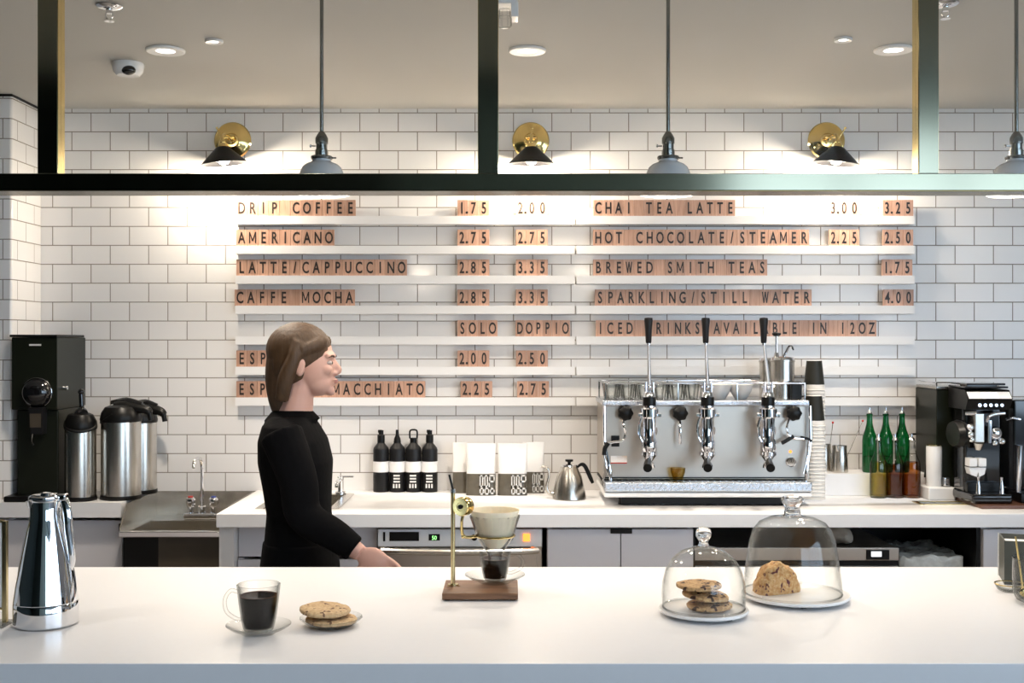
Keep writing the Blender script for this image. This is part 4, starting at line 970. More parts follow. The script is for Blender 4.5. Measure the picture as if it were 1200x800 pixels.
# --- glass bottles on the riser and in front of it
def swing_bottle(px, Y, z0, H, r, glassmat, fillmat, label, fill=.5, group=None, cap='chrome'):
    c = Vector((PX(px, Y), Y, z0)); o = thing('glass_bottle', label, 'bottle', c, group)
    pr = [(0, 0), (r*.9, 0), (r, .006), (r, H*.52), (r*.93, H*.60), (r*.62, H*.70), (r*.42, H*.80), (r*.36, H*.93), (r*.42, H*.94), (r*.42, H*.965), (r*.3, H*.97), (0, H*.97)]
    part('bottle_glass', MB().lathe(pr, c, 32), glassmat, o)
    def R(z):
        for (a, b), (d, e) in zip(pr[2:], pr[3:]):
            if b <= z <= e and e > b: return a+(d-a)*(z-b)/(e-b)
        return r*.3
    if fill:
        zs = [.008, H*.3, H*.52, H*.60, H*.70]; L = fill*H
        part('liquid', MB().lathe([(0, .005)]+[(R(q)-.002, q) for q in zs if q < L]+[(R(L)-.002, L), (0, L)], c, 28), fillmat, o)
    part('pourer', MB().lathe([(0, H*.97), (r*.36, H*.97), (r*.3, H*1.0), (r*.12, H*1.02), (r*.1, H*1.07), (0, H*1.07)], c, 16), cap, o, label='metal pour spout')
    return o
for px, lb in ((1019, 'tall green glass bottle on the riser, leftmost of three'), (1038, 'tall green glass bottle on the riser, middle of three'), (1057, 'tall green glass bottle on the riser, rightmost of three')):
    swing_bottle(px, 4.545, RSZ+.0005, .238, .0285, 'green', None, lb, 0, 'green bottles on the white riser')
for px, mt, lb, fl in ((1029.5, 'yellow', 'clear bottle of yellow syrup in front of the green bottles', .60), (1049, 'darkbrown', 'clear bottle of dark brown syrup beside the yellow one', .56), (1068.5, 'brown', 'clear bottle of amber brown syrup, rightmost of the front three', .60)):
    swing_bottle(px, 4.44, TOP, .228, .0325, 'bottleglass', mt, lb, fl, 'syrup bottles in front of the riser')
# --- steaming pitchers
def pitcher(px, Y, z0, r, H, rot, label):
    c = Vector((PX(px, Y), Y, z0)); o = thing('steel_pitcher', label, 'pitcher', c, 'milk pitchers on the riser')
    R_ = Matrix.Rotation(rot, 4, 'Z'); T = lambda v: c+R_ @ Vector(v)
    part('pitcher_body', MB().lathe([(0, 0), (r, 0), (r*1.02, .004), (r*.97, H*.5), (r*.86, H*.85), (r*.88, H), (r*.84, H), (r*.82, H*.85), (r*.92, H*.5), (r*.96, .006), (0, .005)], c, 36), 'steel', o)
    part('handle', MB().tube([T((r*.8, 0, H*.88)), T((r*1.5, 0, H*.9)), T((r*1.7, 0, H*.6)), T((r*1.4, 0, H*.25)), T((r*.95, 0, H*.2))], .004, 10, sub=4), 'chrome', o)
    part('spout', MB().cyl(T((-r*.82, 0, H*.82)), T((-r*1.02, 0, H*1.02)), .008, 12, r2=.006), 'steel', o)
    return c
pcn = pitcher(984, 4.545, RSZ+.0005, .032, .105, .9, 'bright steel milk pitcher on the riser beside the cup stack')
pc2 = pitcher(966, 4.60, RSZ+.0005, .030, .105, 1.2, 'darker steel milk pitcher half hidden behind the cup stack')
def thermo(a, b, label):
    o = thing('thermometer_probe', label, 'thermometer', a)
    part('probe', MB().cyl(a, b, .0012, 8), 'steel', o); part('probe_head', MB().ell(b, .0045, 12), 'red', o, label='red bead head')
thermo(pcn+Vector((.008, 0, .012)), Vector((PX(1011, 4.56), 4.56, PZ(493, 4.56))), 'slanting probe with red head leaning out of the bright pitcher')
thermo(pc2+Vector((.012, 0, .012)), Vector((PX(976, 4.6), 4.6, PZ(495, 4.6))), 'upright probe with red head in the darker pitcher')

# --- paper cup stacks
def cup_meshes(r, h):
    c = Vector((0, 0, 0))
    body = MB().lathe([(r*.985, .0075), (r*.70, h), (0, h), (0, h-.002), (r*.68, h-.002), (r*.965, .0075)], c, 32, closed=True).mesh('cup_body', M['papercup'])
    rim = MB().lathe([(r, 0), (r+.0022, .003), (r, .0062), (r*.97, .0062), (r*.97, .0)], c, 32, closed=True).mesh('rim', M['papercup'])
    pr = MB().lathe([(r*.945+.0005, .0235), (r*.70+.0010, h-.002), (r*.70+.0004, h-.0022), (r*.943-.0004, .0237)], c, 32, closed=True).mesh('printed_sleeve', M['cupprint'])
    return body, rim, pr
def cup(bm_, loc, label, full, group):
    o = bpy.data.objects.new('paper_cup', None); o.empty_display_size = .02; COL.objects.link(o); o.location = loc; o['label'] = label; o['category'] = 'cup'; o['group'] = group
    for me, nm in ((bm_[0], 'cup_body'), (bm_[1], 'rim'), (bm_[2], 'printed_sleeve')):
        if nm == 'printed_sleeve' and not full: continue
        k_ = bpy.data.objects.new(nm, me); COL.objects.link(k_); k_.parent = o
        if nm == 'printed_sleeve': k_['label'] = 'black printed sleeve'
cm = cup_meshes(.041, .118); dzc = .0138
x = PX(954, 4.40)-.0
for i in range(21):
    cup(cm, (x, 4.40, TOP+.0005+i*dzc), 'topmost black-sleeved paper cup, upside down on the nearer tall stack' if i == 20 else 'upside-down white paper cup nested in the nearer tall stack beside the espresso machine', i == 20, 'paper cups in the nearer stack')
x2 = PX(954.5, 4.52)-.0
for i in range(31):
    cup(cm, (x2, 4.525, TOP+.0005+i*dzc*.985), 'topmost black-sleeved paper cup, upside down on the taller rear stack' if i == 30 else 'upside-down white paper cup nested in the taller rear stack beside the espresso machine', i == 30, 'paper cups in the rear stack')

# --- white small appliance with hose
Ya = 4.40; xa0, xa1 = PX(1084, Ya), PX(1116, Ya)
o = thing('tamping_machine', 'small white appliance with an upright cylinder, right of the syrup bottles', 'appliance', ((xa0+xa1)/2, Ya, TOP))
part('base', MB().box((xa0, 4.36, TOP), (xa1, 4.46, TOP+.048), .006, 3), 'white', o)
ccx = PX(1094.5, 4.41)
part('column', MB().lathe([(0, .048), (.026, .048), (.029, .055), (.029, .195), (.027, .202), (0, .202)], (ccx, 4.41, TOP), 36), 'white', o)
part('top_cap', MB().lathe([(0, .2021), (.0285, .2021), (.0285, .206), (0, .207)], (ccx, 4.41, TOP), 36), 'agedbrass', o)
part('clip', MB().box((ccx+.026, 4.375, TOP+.05), (ccx+.05, 4.40, TOP+.085), .005), 'chrome', o)
part('cable', MB().tube([(PX(1068, 4.62), 4.62, PZ(509, 4.6)), (PX(1076, 4.62), 4.62, PZ(510, 4.6)), (PX(1083, 4.6), 4.6, PZ(520, 4.6)), (PX(1085, 4.55), 4.55, PZ(540, 4.55)), (ccx-.024, 4.44, TOP+.08)], .004, 10, sub=6), 'black', o)

# ================================================================ ESPRESSO MACHINE
Yt = 4.20
ex0, ex1 = PX(708, Yt), PX(952, Yt)
o = thing('espresso_machine', 'chrome three-lever espresso machine standing on the back counter', 'espresso machine', ((ex0+ex1)/2, 4.4, TOP))
z = lambda p, Y=4.28: PZ(p, Y)
for fx_ in (ex0+.08, ex0+.40, ex1-.09):
    for fy_ in (4.26, 4.54): part('foot', MB().cyl((fx_, fy_, TOP), (fx_, fy_, TOP+.032), .024, 20), 'black', o)
part('shadow_filler', MB().box((PX(728, 4.23), 4.225, TOP+.004), (PX(930, 4.23), 4.56, TOP+.031)), 'black', o)  # black box standing in for the shadow gap beneath the machine
ty = part('drip_tray', MB().box((ex0, Yt, TOP+.0315), (ex1, 4.60, PZ(576.5, Yt)), .006, 3), 'white', o, label='white enamel tray front')
part('tray_edge', MB().box((ex0+.001, Yt-.004, PZ(576.4, Yt)), (ex1-.001, 4.24, PZ(565, Yt)), .006, 3), 'hammered', ty)
part('tray_grille', MB().box((ex0+.003, 4.2405, PZ(570, Yt)), (ex1-.003, 4.59, PZ(568, Yt)+.0)), 'black', ty)
tray_top = PZ(565, Yt)
gr = MB()
for i in range(34):
    xx = ex0+.006+i*(ex1-ex0-.012)/33; gr.box((xx-.002, 4.241, PZ(568, Yt)), (xx+.002, 4.33, PZ(566, Yt)))
gr.box((ex0+.003, 4.262, PZ(568, Yt)+.0005), (ex1-.003, 4.266, PZ(566, Yt)+.0006))
part('grille_bars', gr, 'chrome', ty)
px0, px1 = PX(709, 4.30), PX(946, 4.30)
pz0 = z(559, 4.30); pz1 = z(475, 4.30)
part('front_panel', MB().box((px0, 4.30, PZ(566, Yt)+.001), (px1, 4.59, pz1), .004), 'steelh', o)
part('panel_foot', MB().box((px0, 4.294, pz0-.003), (px1, 4.2995, pz0+.001)), 'black', o)
hx0, hx1 = PX(706, 4.26), PX(949, 4.26)
part('top_deck', MB().box((hx0, 4.262, pz1+.0005), (hx1, 4.60, z(469, 4.26)), .005, 3), 'hammered', o, label='hammered steel top deck')
tzz = z(469, 4.26)
for s, xx in ((-1, px0-.004), (1, px1+.004)):
    part('side_column', MB().tube([(xx-s*.0, 4.275, pz1), (xx, 4.27, z(500, 4.27)), (xx+s*-.002, 4.265, z(520, 4.27)), (xx-s*.018, 4.25, z(548, 4.27)), (xx-s*.022, 4.25, tray_top+.002)], .006, 10, sub=4), 'chrome', o)
    part('side_panel', MB().box((xx-.003, 4.30, PZ(566, Yt)+.002), (xx+.003, 4.595, tzz-.002)), 'steelh', o)
# cup rail
rl = MB(); zr0 = z(449, 4.28)
for xx in (hx0+.012, (hx0+hx1)/2-.1, (hx0+hx1)/2+.12, hx1-.012):
    for yy in (4.285, 4.58): rl.cyl((xx, yy, tzz-.001), (xx, yy, zr0), .0035, 10)
rl.tube([(hx0+.012, 4.58, zr0), (hx0+.012, 4.285, zr0), (hx1-.012, 4.285, zr0), (hx1-.012, 4.58, zr0), (hx0+.012, 4.58, zr0)], .0035, 10)
part('cup_rail', rl, 'chrome', o)
part('badge', MB().box((PX(716, 4.29), 4.2985, z(541.5, 4.3)), (PX(735, 4.29), 4.2999, z(534, 4.3))), 'chrome', o)
part('badge_line', MB().box((PX(716, 4.29), 4.2982, z(543, 4.3)), (PX(735, 4.29), 4.2999, z(541.8, 4.3))), 'red', o, label='red line under the badge')
part('power_switch', MB().box((PX(716.5, 4.29), 4.292, z(523, 4.3)), (PX(726, 4.29), 4.2999, z(510, 4.3)), .001), 'black', o)
part('pilot_lamp', MB().lathe([(0, 0), (.006, 0), (.005, .004), (0, .006)], (PX(927, 4.29), 4.2999, z(529, 4.3)), 16, (0, -1, 0)), 'orange', o, label='orange lit pilot lamp')
ga = part('pressure_gauge', MB().lathe([(0, 0), (.018, 0), (.018, .007), (.0155, .008), (.015, .005), (0, .005)], (PX(927.5, 4.29), 4.2999, z(541, 4.3)), 32, (0, -1, 0)), 'chrome', o)
part('gauge_needle', MB().box((PX(927.5, 4.29)-.001, 4.2935, z(541, 4.3)), (PX(927.5, 4.29)+.001, 4.2945, z(541, 4.3)+.012)), 'black', ga)
def knob(px, py):
    c = Vector((PX(px, 4.27), 4.2995, z(py, 4.27)))
    st = part('valve_stem', MB().lathe([(0, 0), (.020, 0), (.020, .006), (.010, .008), (.009, .03), (0, .03)], c, 24, (0, -1, 0)), 'chrome', o)
    part('valve_knob', MB().lathe([(0, .022), (.016, .022), (.0265, .028), (.028, .036), (.026, .046), (.018, .052), (0, .054)], c, 28, (0, -1, 0), mod=lambda t, zz_: 1+.07*math.cos(7*t)), 'black', st, label='black lobed knob')
knob(733, 484); knob(797, 484); knob(930, 484)
def tb(pts, r=.0045, Y=4.25, sub=5):
    return MB().tube([(PX(p[0], p[2] if len(p) > 2 else Y), p[2] if len(p) > 2 else Y, z(p[1], p[2] if len(p) > 2 else Y)) for p in pts], r, 10, sub=sub)
wn = part('steam_wand', tb([(730, 490, 4.285), (731, 498), (733, 508), (729, 516), (718, 518), (711, 521)]), 'chrome', o)
part('wand_grip', tb([(713, 519), (709, 525), (708, 533)], .0085), 'black', wn)
part('wand_tip', tb([(708, 533), (711, 548), (716, 560, 4.24)], .004), 'chrome', wn)
part('water_spout', tb([(797, 492, 4.285), (797, 500), (797, 520)], .0055), 'chrome', o)
wn = part('steam_wand', tb([(925, 490, 4.285), (922, 500), (924, 509), (932, 513), (942, 514)]), 'chrome', o)
part('wand_grip', tb([(930, 511), (920, 517), (916, 519)], .0075), 'black', wn)
part('wand_lever', tb([(938, 512), (947, 514), (951, 517)], .005), 'black', wn)
part('wand_tip', tb([(948, 516), (946, 535), (941, 555, 4.24)], .004), 'chrome', wn)

def group(px, hpx):
    gx = PX(px, 4.19); Yg = 4.19; zz_ = lambda p: PZ(p, Yg)
    c = Vector((gx, Yg, 0))
    g = part('group_head', MB().lathe([(0, zz_(529)), (.026, zz_(529)), (.0285, zz_(526)), (.0285, zz_(517)), (.024, zz_(514)), (.024, zz_(500)), (.025, zz_(490)), (.032, zz_(488)), (.032, zz_(479)), (.024, zz_(477)), (.022, zz_(462)), (.018, zz_(459)), (0, zz_(459))], c, 36)
       .cyl((gx, Yg, zz_(505)), (gx, 4.30, zz_(500)), .030, 24), 'chrome', o)
    part('flange_bolt', MB().cyl((gx+.030, Yg-.005, zz_(486)), (gx+.041, Yg-.005, zz_(486)), .008, 6), 'chrome', g)
    part('flange_bolt', MB().cyl((gx-.030, Yg-.005, zz_(486)), (gx-.041, Yg-.005, zz_(486)), .008, 6), 'chrome', g)
    part('group_cage', MB().tube([(gx-.026, Yg-.012, zz_(517)), (gx-.036, Yg-.012, zz_(510)), (gx-.038, Yg-.012, zz_(498)), (gx-.028, Yg-.012, zz_(488))], .005, 10, sub=4).tube([(gx+.008, Yg-.026, zz_(517)), (gx+.010, Yg-.030, zz_(503)), (gx+.008, Yg-.026, zz_(488))], .004, 8, sub=4), 'chrome', g)
    part('black_sleeve', MB().lathe([(.0225, zz_(475)), (.0246, zz_(475)), (.0240, zz_(465)), (.0222, zz_(465))], c, 28, closed=True), 'black', g, label='black seal band')
    # fork and lever
    part('lever_fork', MB().box((gx-.017, Yg-.010, zz_(462)), (gx-.010, Yg+.010, zz_(447)), .003).box((gx+.010, Yg-.010, zz_(462)), (gx+.017, Yg+.010, zz_(447)), .003).cyl((gx-.022, Yg, zz_(453)), (gx+.022, Yg, zz_(453)), .005, 14), 'chrome', g)
    hx = PX(hpx, Yg-.03); Yh = Yg-.03
    part('lever_rod', MB().tube([(gx, Yg, zz_(461)), (gx, Yg-.002, zz_(447)), (hx, Yh, PZ(400, Yh))], [.008, .0075, .0048], 12).ell((gx, Yg, zz_(453)), (.011, .011, .014), 16).lathe([(0, 0), (.0065, 0), (.0065, .012), (0, .012)], (hx, Yh, PZ(404, Yh)), 14), 'chrome', o)
    part('lever_handle', MB().lathe([(0, 0), (.009, 0), (.0105, .006), (.0125, .05), (.0155, .083), (.0145, .091), (0, .093)], (hx, Yh, PZ(402, Yh)), 24), 'blackmat', o, label='black tapered lever grip')
    pf_ = part('portafilter', MB().lathe([(0, zz_(540)), (.012, zz_(540)), (.026, zz_(534)), (.031, zz_(533)), (.031, zz_(529)), (0, zz_(529))], c, 32).cyl((gx, Yg-.02, zz_(535)), (gx+(px-hpx)*0-.012, Yg-.075, zz_(537.5)), .006), 'chrome', o)
    part('portafilter_handle', MB().tube([(gx-.011, Yg-.07, zz_(537)), (gx-.018, Yg-.10, zz_(539.5)), (gx-.024, Yg-.15, zz_(543)+.0)], [.010, .0135, .0155], 18, sub=4), 'black', pf_, label='black handle pointing to the camera')
    part('double_spout', MB().tube([(gx-.016, Yg, zz_(548)), (gx-.012, Yg, zz_(543.5)), (gx, Yg, zz_(541.5)), (gx+.012, Yg, zz_(543.5)), (gx+.016, Yg, zz_(548))], .0052, 10, sub=4).cyl((gx, Yg, zz_(542)), (gx, Yg, zz_(539)), .007), 'chrome', pf_)
group(761, 760); group(829, 827); group(900, 895)
# glasses stored on the deck
gw = MB().lathe([(0, 0), (.020, 0), (.0225, .003), (.029, .052), (.0295, .055), (.0275, .055), (.0215, .006), (0, .005)], (0, 0, 0), 24, mod=lambda t, zq: 1+.03*math.cos(8*t)).mesh('espresso_glass', M['glassthick'])
xs_ = [PX(p, 4.33) for p in (722, 742, 782, 802)]
k_ = 0
for yy, row in ((4.325, 'front'), (4.40, 'second'), (4.475, 'third')):
    xx = hx0+.045
    i = 0
    while xx < PX(824, yy):
        g_ = bpy.data.objects.new('espresso_glass', gw); COL.objects.link(g_); g_.location = (xx, yy, tzz+.0005)
        g_['label'] = 'small fluted glass in the %s row on the machine top, %s from the left' % (row, ordn[i]); g_['category'] = 'glass'; g_['group'] = 'espresso glasses on the machine top'
        xx += .0615; i += 1
cbw = MB().lathe([(0, 0), (.022, 0), (.024, .003), (.040, .030), (.046, .055), (.0445, .055), (.038, .031), (.022, .006), (0, .005)], (0, 0, 0), 28).mesh('white_cup', M['white'])
for px, yy, lb in ((843, 4.35, 'white cup on the machine top between the middle and right levers, left one'), (868, 4.35, 'white cup on the machine top just left of the steel canister')):
    g_ = bpy.data.objects.new('white_cup', cbw); COL.objects.link(g_); g_.location = (PX(px, yy), yy, tzz+.0005); g_['label'] = lb; g_['category'] = 'cup'
c = Vector((PX(794, 4.27), 4.262, tray_top+.001))
o2 = thing('shot_glass', 'small amber-tinted glass cup standing on the machine drip tray', 'glass', c)
part('glass_wall', MB().lathe([(0, 0), (.016, 0), (.018, .003), (.027, .030), (.028, .045), (.0265, .045), (.025, .031), (.016, .006), (0, .005)], c, 28), 'amberglass', o2)
# canister with pump on top
def canister(px, Y, r, ztop, label, pump):
    c = Vector((PX(px, Y), Y, tzz+.0005)); H = PZ(ztop, Y)-c.z
    o = thing('syrup_canister', label, 'canister', c)
    part('canister_body', MB().lathe([(0, 0), (r, 0), (r, H*.86), (r*1.05, H*.87), (r*1.05, H*.91), (0, H*.91)], c, 40), 'steel', o)
    part('lid', MB().lathe([(0, H*.911), (r*1.02, H*.911), (r*.95, H*.97), (r*.5, H*1.0), (0, H*1.0)], c, 40), 'chrome', o)
    if pump:
        x = PX(910, Y)-c.x
        pl = part('plunger', MB().cyl(c+Vector((x, 0, H*.98)), c+Vector((x, 0, PZ(393, Y)-c.z)), .0055, 12).cyl(c+Vector((x, 0, H*.98)), c+Vector((x, 0, H*1.08)), .012, 16, r2=.008), 'chrome', o)
        part('plunger_knob', MB().lathe([(0, 0), (.010, 0), (.017, .006), (.017, .012), (0, .016)], c+Vector((x, 0, PZ(394, Y)-c.z)), 20), 'black', pl)
        part('spout', MB().tube([c+Vector((.002, -.005, H*.98)), c+Vector((.010, -.01, PZ(413, Y)-c.z)), c+Vector((.020, -.015, PZ(406.5, Y)-c.z)), c+Vector((.030, -.02, PZ(405.5, Y)-c.z)), c+Vector((.037, -.022, PZ(410, Y)-c.z))], .0045, 10, sub=5), 'chrome', o)
canister(917, 4.40, .044, 417, 'steel pump canister with a black knob on the espresso machine top', True)
canister(902, 4.50, .040, 418, 'second steel canister behind the pump canister on the machine', False)
Yq = 4.33
solo('black_box', MB().box((PX(927.5, Yq), Yq, tzz+.0005), (PX(940, Yq), Yq+.05, PZ(447, Yq)), .004).tube([(PX(940, Yq), Yq+.02, PZ(450, Yq)), (PX(945, Yq), Yq+.02, PZ(452, Yq)), (PX(945, Yq), Yq+.02, PZ(463, Yq)), (PX(940, Yq), Yq+.02, PZ(465, Yq))], .003, 8, sub=3), 'black', (PX(934, Yq), Yq+.025, tzz), 'small black pitcher standing right of the pump canister on the machine', 'pitcher')

# ================================================================ RIGHT GRINDERS
Yg = 4.40
o = thing('water_tower', 'large dark green-black machine housing behind the right grinder', 'machine', (PX(1118, Yg), 4.5, TOP))
xa, xb = PX(1097.5, Yg), PX(1142, Yg)
part('housing', MB().box((xa, Yg, TOP+.02), (xb, 4.63, PZ(456, Yg)), .004), 'blackgreen', o)
part('top_tray', MB().box((xa-.001, Yg-.004, PZ(455.8, Yg)), (xb, 4.62, PZ(452.5, Yg)), .002), 'steel', o)
part('top_rail', MB().tube([(xa, 4.60, PZ(448, Yg)), (xa, Yg, PZ(448, Yg)), (xb, Yg, PZ(448, Yg))], .003, 8).cyl((xa, Yg, PZ(456, Yg)), (xa, Yg, PZ(448, Yg)), .003, 8).cyl((PX(1131, Yg), Yg, PZ(456, Yg)), (PX(1131, Yg), Yg, PZ(448, Yg)), .003, 8), 'chrome', o)
for xx in (xa+.03, xb-.03): part('foot', MB().cyl((xx, 4.45, TOP), (xx, 4.45, TOP+.0205), .018, 16), 'black', o)
Yb_ = 4.16
solo('wooden_board', MB().box((PX(1150, 4.13), 4.13, TOP), (PX(1150, 4.13)+.5, 4.39, TOP+.012), .002), 'board', (PX(1190, 4.13), 4.26, TOP), 'brown wooden board under the grinders at the right end', 'board')
def disp_grinder(x0, label, full=True):
    Y = 4.21; sc_ = Y/F; bzz = TOP+.0125
    X = lambda p: x0+(p-1158)*sc_
    Z = lambda p: PZ(p, Y)
    o = thing('espresso_grinder', label, 'grinder', (x0, 4.29, bzz), 'espresso grinders on the wooden board')
    part('base', MB().box((X(1135), 4.17, bzz), (X(1182), 4.37, bzz+.035), .01, 3), 'blackgloss', o)
    part('column', MB().box((X(1136), 4.26, bzz+.03), (X(1181), 4.37, Z(470)), .012, 3), 'blackgloss', o)
    part('side_guard', MB().lathe([(0, -.02), (.045, -.02), (.052, 0), (.045, .02), (0, .02)], (X(1132), 4.285, Z(510)), 30, (1, 0, 0), sy=1.5), 'black', o)
    hd = part('head', MB().prism([(4.215, Z(480)), (4.19, Z(466)), (4.22, Z(457)), (4.38, Z(455)), (4.38, Z(480))], 'x', X(1132), X(1184)), 'black', o)
    m = MB().prism([(4.2115, Z(469)), (4.188, Z(466.5)), (4.212, Z(459)), (4.214, Z(459))], 'x', X(1133), X(1183))
    pn_ = part('display_panel', m, 'white', o, label='silver-white panel with a lilac screen')
    part('screen', MB().prism([(4.196, Z(466.0)), (4.1895, Z(466)), (4.2085, Z(460)), (4.212, Z(460))], 'x', X(1149), X(1168)), 'lcd', pn_)
    for i in range(5): part('button', MB().cyl((X(1147+i*6.5), 4.216, Z(475)), (X(1147+i*6.5), 4.200, Z(474.5)), .006, 14), 'chrome', hd)
    part('hopper_lid', MB().box((X(1131), 4.21, Z(454.8)), (X(1182), 4.375, Z(452.5)), .003).box((X(1134), 4.22, Z(451.5)), (X(1180), 4.37, Z(449)), .003).box((X(1140), 4.26, Z(453)), (X(1175), 4.33, Z(450))), 'blackgloss', o)
    gh = part('grind_head', MB().box((X(1143), 4.215, Z(519)), (X(1155), 4.262, Z(484)), .005, 3).cyl((X(1149), 4.225, Z(519)), (X(1149), 4.23, Z(527)), .02, 20, r2=.012), 'steel', o)
    part('clamp_arm', MB().tube([(X(1157), 4.21, Z(494)), (X(1158), 4.205, Z(488)), (X(1165), 4.205, Z(485)), (X(1177), 4.21, Z(484))], .007, 12, sub=4).box((X(1157), 4.2, Z(519)), (X(1161), 4.22, Z(492)), .002), 'chrome', gh)
    part('adjust_knob', MB().ell((X(1138), 4.22, Z(501)), .014, 16).ell((X(1138), 4.22, Z(509)), .014, 16).ell((X(1140), 4.22, Z(515)), .011, 16), 'chrome', gh)
    dl_ = MB().ell((X(1168), 4.22, Z(508)), (.024, .018, .026), 18).ell((X(1174), 4.21, Z(517)), .013, 14).ell((X(1166), 4.21, Z(519)), .011, 14); part('dose_lever', dl_, 'chrome', gh); part('spindle', MB().cyl((X(1134), 4.235, Z(484)), (X(1146), 4.225, Z(484)), .011, 14), 'chrome', gh)
    fk = part('portafilter_fork', MB().box((X(1137), 4.215, Z(547)), (X(1146), 4.262, Z(537)), .003).box((X(1148), 4.215, Z(547)), (X(1157), 4.262, Z(537)), .003).prism([(X(1137), Z(548)), (X(1157), Z(548)), (X(1155), Z(556)), (X(1149), Z(559)), (X(1147.5), Z(553)), (X(1146), Z(559)), (X(1139), Z(556))], 'y', 4.22, 4.262), 'white', o, label='white portafilter fork')
    for p in (1144, 1171): part('chute_leg', MB().lathe([(0, 0), (.009, 0), (.007, .03), (.004, .05), (.005, .06), (0, .062)], (X(p), 4.19, bzz+.034), 16), 'chrome', o)
    part('lower_housing', MB().box((X(1137), 4.235, bzz+.034), (X(1175), 4.262, Z(566)), .004), 'black', o)
    return o
g1 = disp_grinder(PX(1158, 4.21), 'black espresso grinder with lilac screen, nearer the syrup bottles')
x2_ = PX(1213, 4.21)
Y = 4.24; o = thing('hot_water_boiler', 'black machine with a chrome side rod cut by the right edge of the photo', 'machine', (x2_, 4.3, TOP+.0125))
part('housing', MB().box((PX(1188, Y), 4.24, TOP+.05), (PX(1188, Y)+.16, 4.37, PZ(468, Y)), .008), 'blackgloss', o)
part('base', MB().box((PX(1187, Y)+.003, 4.18, TOP+.0125), (PX(1188, Y)+.17, 4.38, TOP+.051), .008), 'black', o)
part('side_rod', MB().cyl((PX(1194, 4.21), 4.215, TOP+.05), (PX(1196, 4.21), 4.215, PZ(522, 4.21)), .010, 14), 'chrome', o)
part('handle', MB().tube([(PX(1184, 4.22), 4.25, PZ(492, 4.2)), (PX(1190, 4.2), 4.225, PZ(490, 4.2)), (PX(1199, 4.2), 4.225, PZ(492, 4.2))], .005, 10, sub=3), 'chrome', o)

# ================================================================ PERSON (walking to the right behind the bar)
Y0 = 3.45
def W(px, py, Y=Y0): return Vector((PX(px, Y), Y, PZ(py, Y)))
def remesh(parts_mb, name, mat, parent, vox=.005, smooth=3, label=None, ang=80):
    me = parts_mb.mesh(name, M[mat], Vector((0, 0, 0)), 180)
    ob = bpy.data.objects.new(name, me); COL.objects.link(ob)
    md = ob.modifiers.new('r', 'REMESH'); md.mode = 'VOXEL'; md.voxel_size = vox; md.use_smooth_shade = True
    if smooth:
        sm = ob.modifiers.new('s', 'SMOOTH'); sm.factor = .5; sm.iterations = smooth
    dg = bpy.context.evaluated_depsgraph_get(); m2 = bpy.data.meshes.new_from_object(ob.evaluated_get(dg))
    ob.modifiers.clear(); ob.data = m2
    if not m2.materials: m2.materials.append(M[mat])
    off = ORG[parent.name]
    for v in m2.vertices: v.co -= off
    for p in m2.polygons: p.use_smooth = True
    ob.parent = parent; ORG[ob.name] = off; m2.name = name
    if label: ob['label'] = label
    return ob
hx_, hz_ = PX(358, Y0), PZ(424, Y0)
hip = W(350, 655)
pers = thing('person', 'person with brown hair in black clothes walking to the right behind the bar', 'person', (hip.x, Y0, 0))
hc = Vector((hx_, Y0, hz_))
def head_mb():
    mb = MB(); A = lambda x, y, z: hc+Vector((x, y, z))
    mb.ell(A(-.012, 0, .028), (.092, .072, .082), 32)      # cranium
    mb.ell(A(.028, 0, -.015), (.060, .060, .075), 32)      # face
    mb.ell(A(.040, 0, -.060), (.044, .048, .042), 24)      # jaw
    mb.ell(A(.072, 0, -.085), (.017, .022, .016), 16)      # chin
    mb.ell(A(.072, 0, .018), (.018, .048, .014), 20)       # brow
    mb.tube([A(.080, 0, .012), A(.090, 0, -.006), A(.101, 0, -.024), A(.088, 0, -.034)], [.007, .008, .0095, .009], 12, sub=4)  # nose
    for s in (-1, 1):
        mb.ell(A(.090, s*.010, -.033), (.008, .006, .006), 12)
        mb.ell(A(.066, s*.034, -.022), (.020, .017, .017), 16)  # cheek
        mb.ell(A(-.004, s*.072, -.012), (.017, .008, .030), 16)   # ear
    mb.ell(A(.086, 0, -.053), (.010, .021, .006), 16); mb.ell(A(.083, 0, -.063), (.010, .018, .007), 16)
    return mb, A
mb, A = head_mb()
sh = Vector((PX(343, Y0), Y0, PZ(500, Y0)))
mb.tube([A(-.015, 0, -.03), A(-.024, 0, -.10), Vector((sh.x+.002, Y0, sh.z+.01)), Vector((sh.x, Y0, sh.z-.03))], [.052, .048, .058, .07], 20, sub=4)
TX = [  # cx, z, half depth x, half width y
 (PX(343, Y0), PZ(487, Y0), .045, .085), (PX(341, Y0), PZ(497, Y0), .065, .145), (PX(344, Y0), PZ(515, Y0), .085, .165), (PX(347, Y0), PZ(540, Y0), .094, .155),
 (PX(349, Y0), PZ(570, Y0), .086, .135), (PX(351, Y0), PZ(600, Y0), .080, .125), (PX(352, Y0), PZ(630, Y0), .088, .145), (PX(352, Y0), PZ(665, Y0), .098, .160), (PX(352, Y0), PZ(690, Y0), .098, .165)]
mb.loft([(a, Y0, b, c_, d) for a, b, c_, d in TX], 32, 2.4)
hipz = PZ(680, Y0)
# legs mid-stride
LEG = {-1: [(hip.x, Y0-.085, hipz), (hip.x+.10, Y0-.085, .46), (hip.x+.16, Y0-.08, .09)], 1: [(hip.x, Y0+.085, hipz), (hip.x-.05, Y0+.085, .47), (hip.x-.24, Y0+.08, .13)]}
for s in (-1, 1): mb.tube(LEG[s], [.085, .056, .036], 18, sub=6)
for s in (-1, 1):
    a = Vector(LEG[s][2]); mb.tube([a+Vector((-.03, 0, -.02)), a+Vector((.05, 0, -.035)), a+Vector((.14, 0, -.05))], [.036, .034, .024], 14, sub=3)
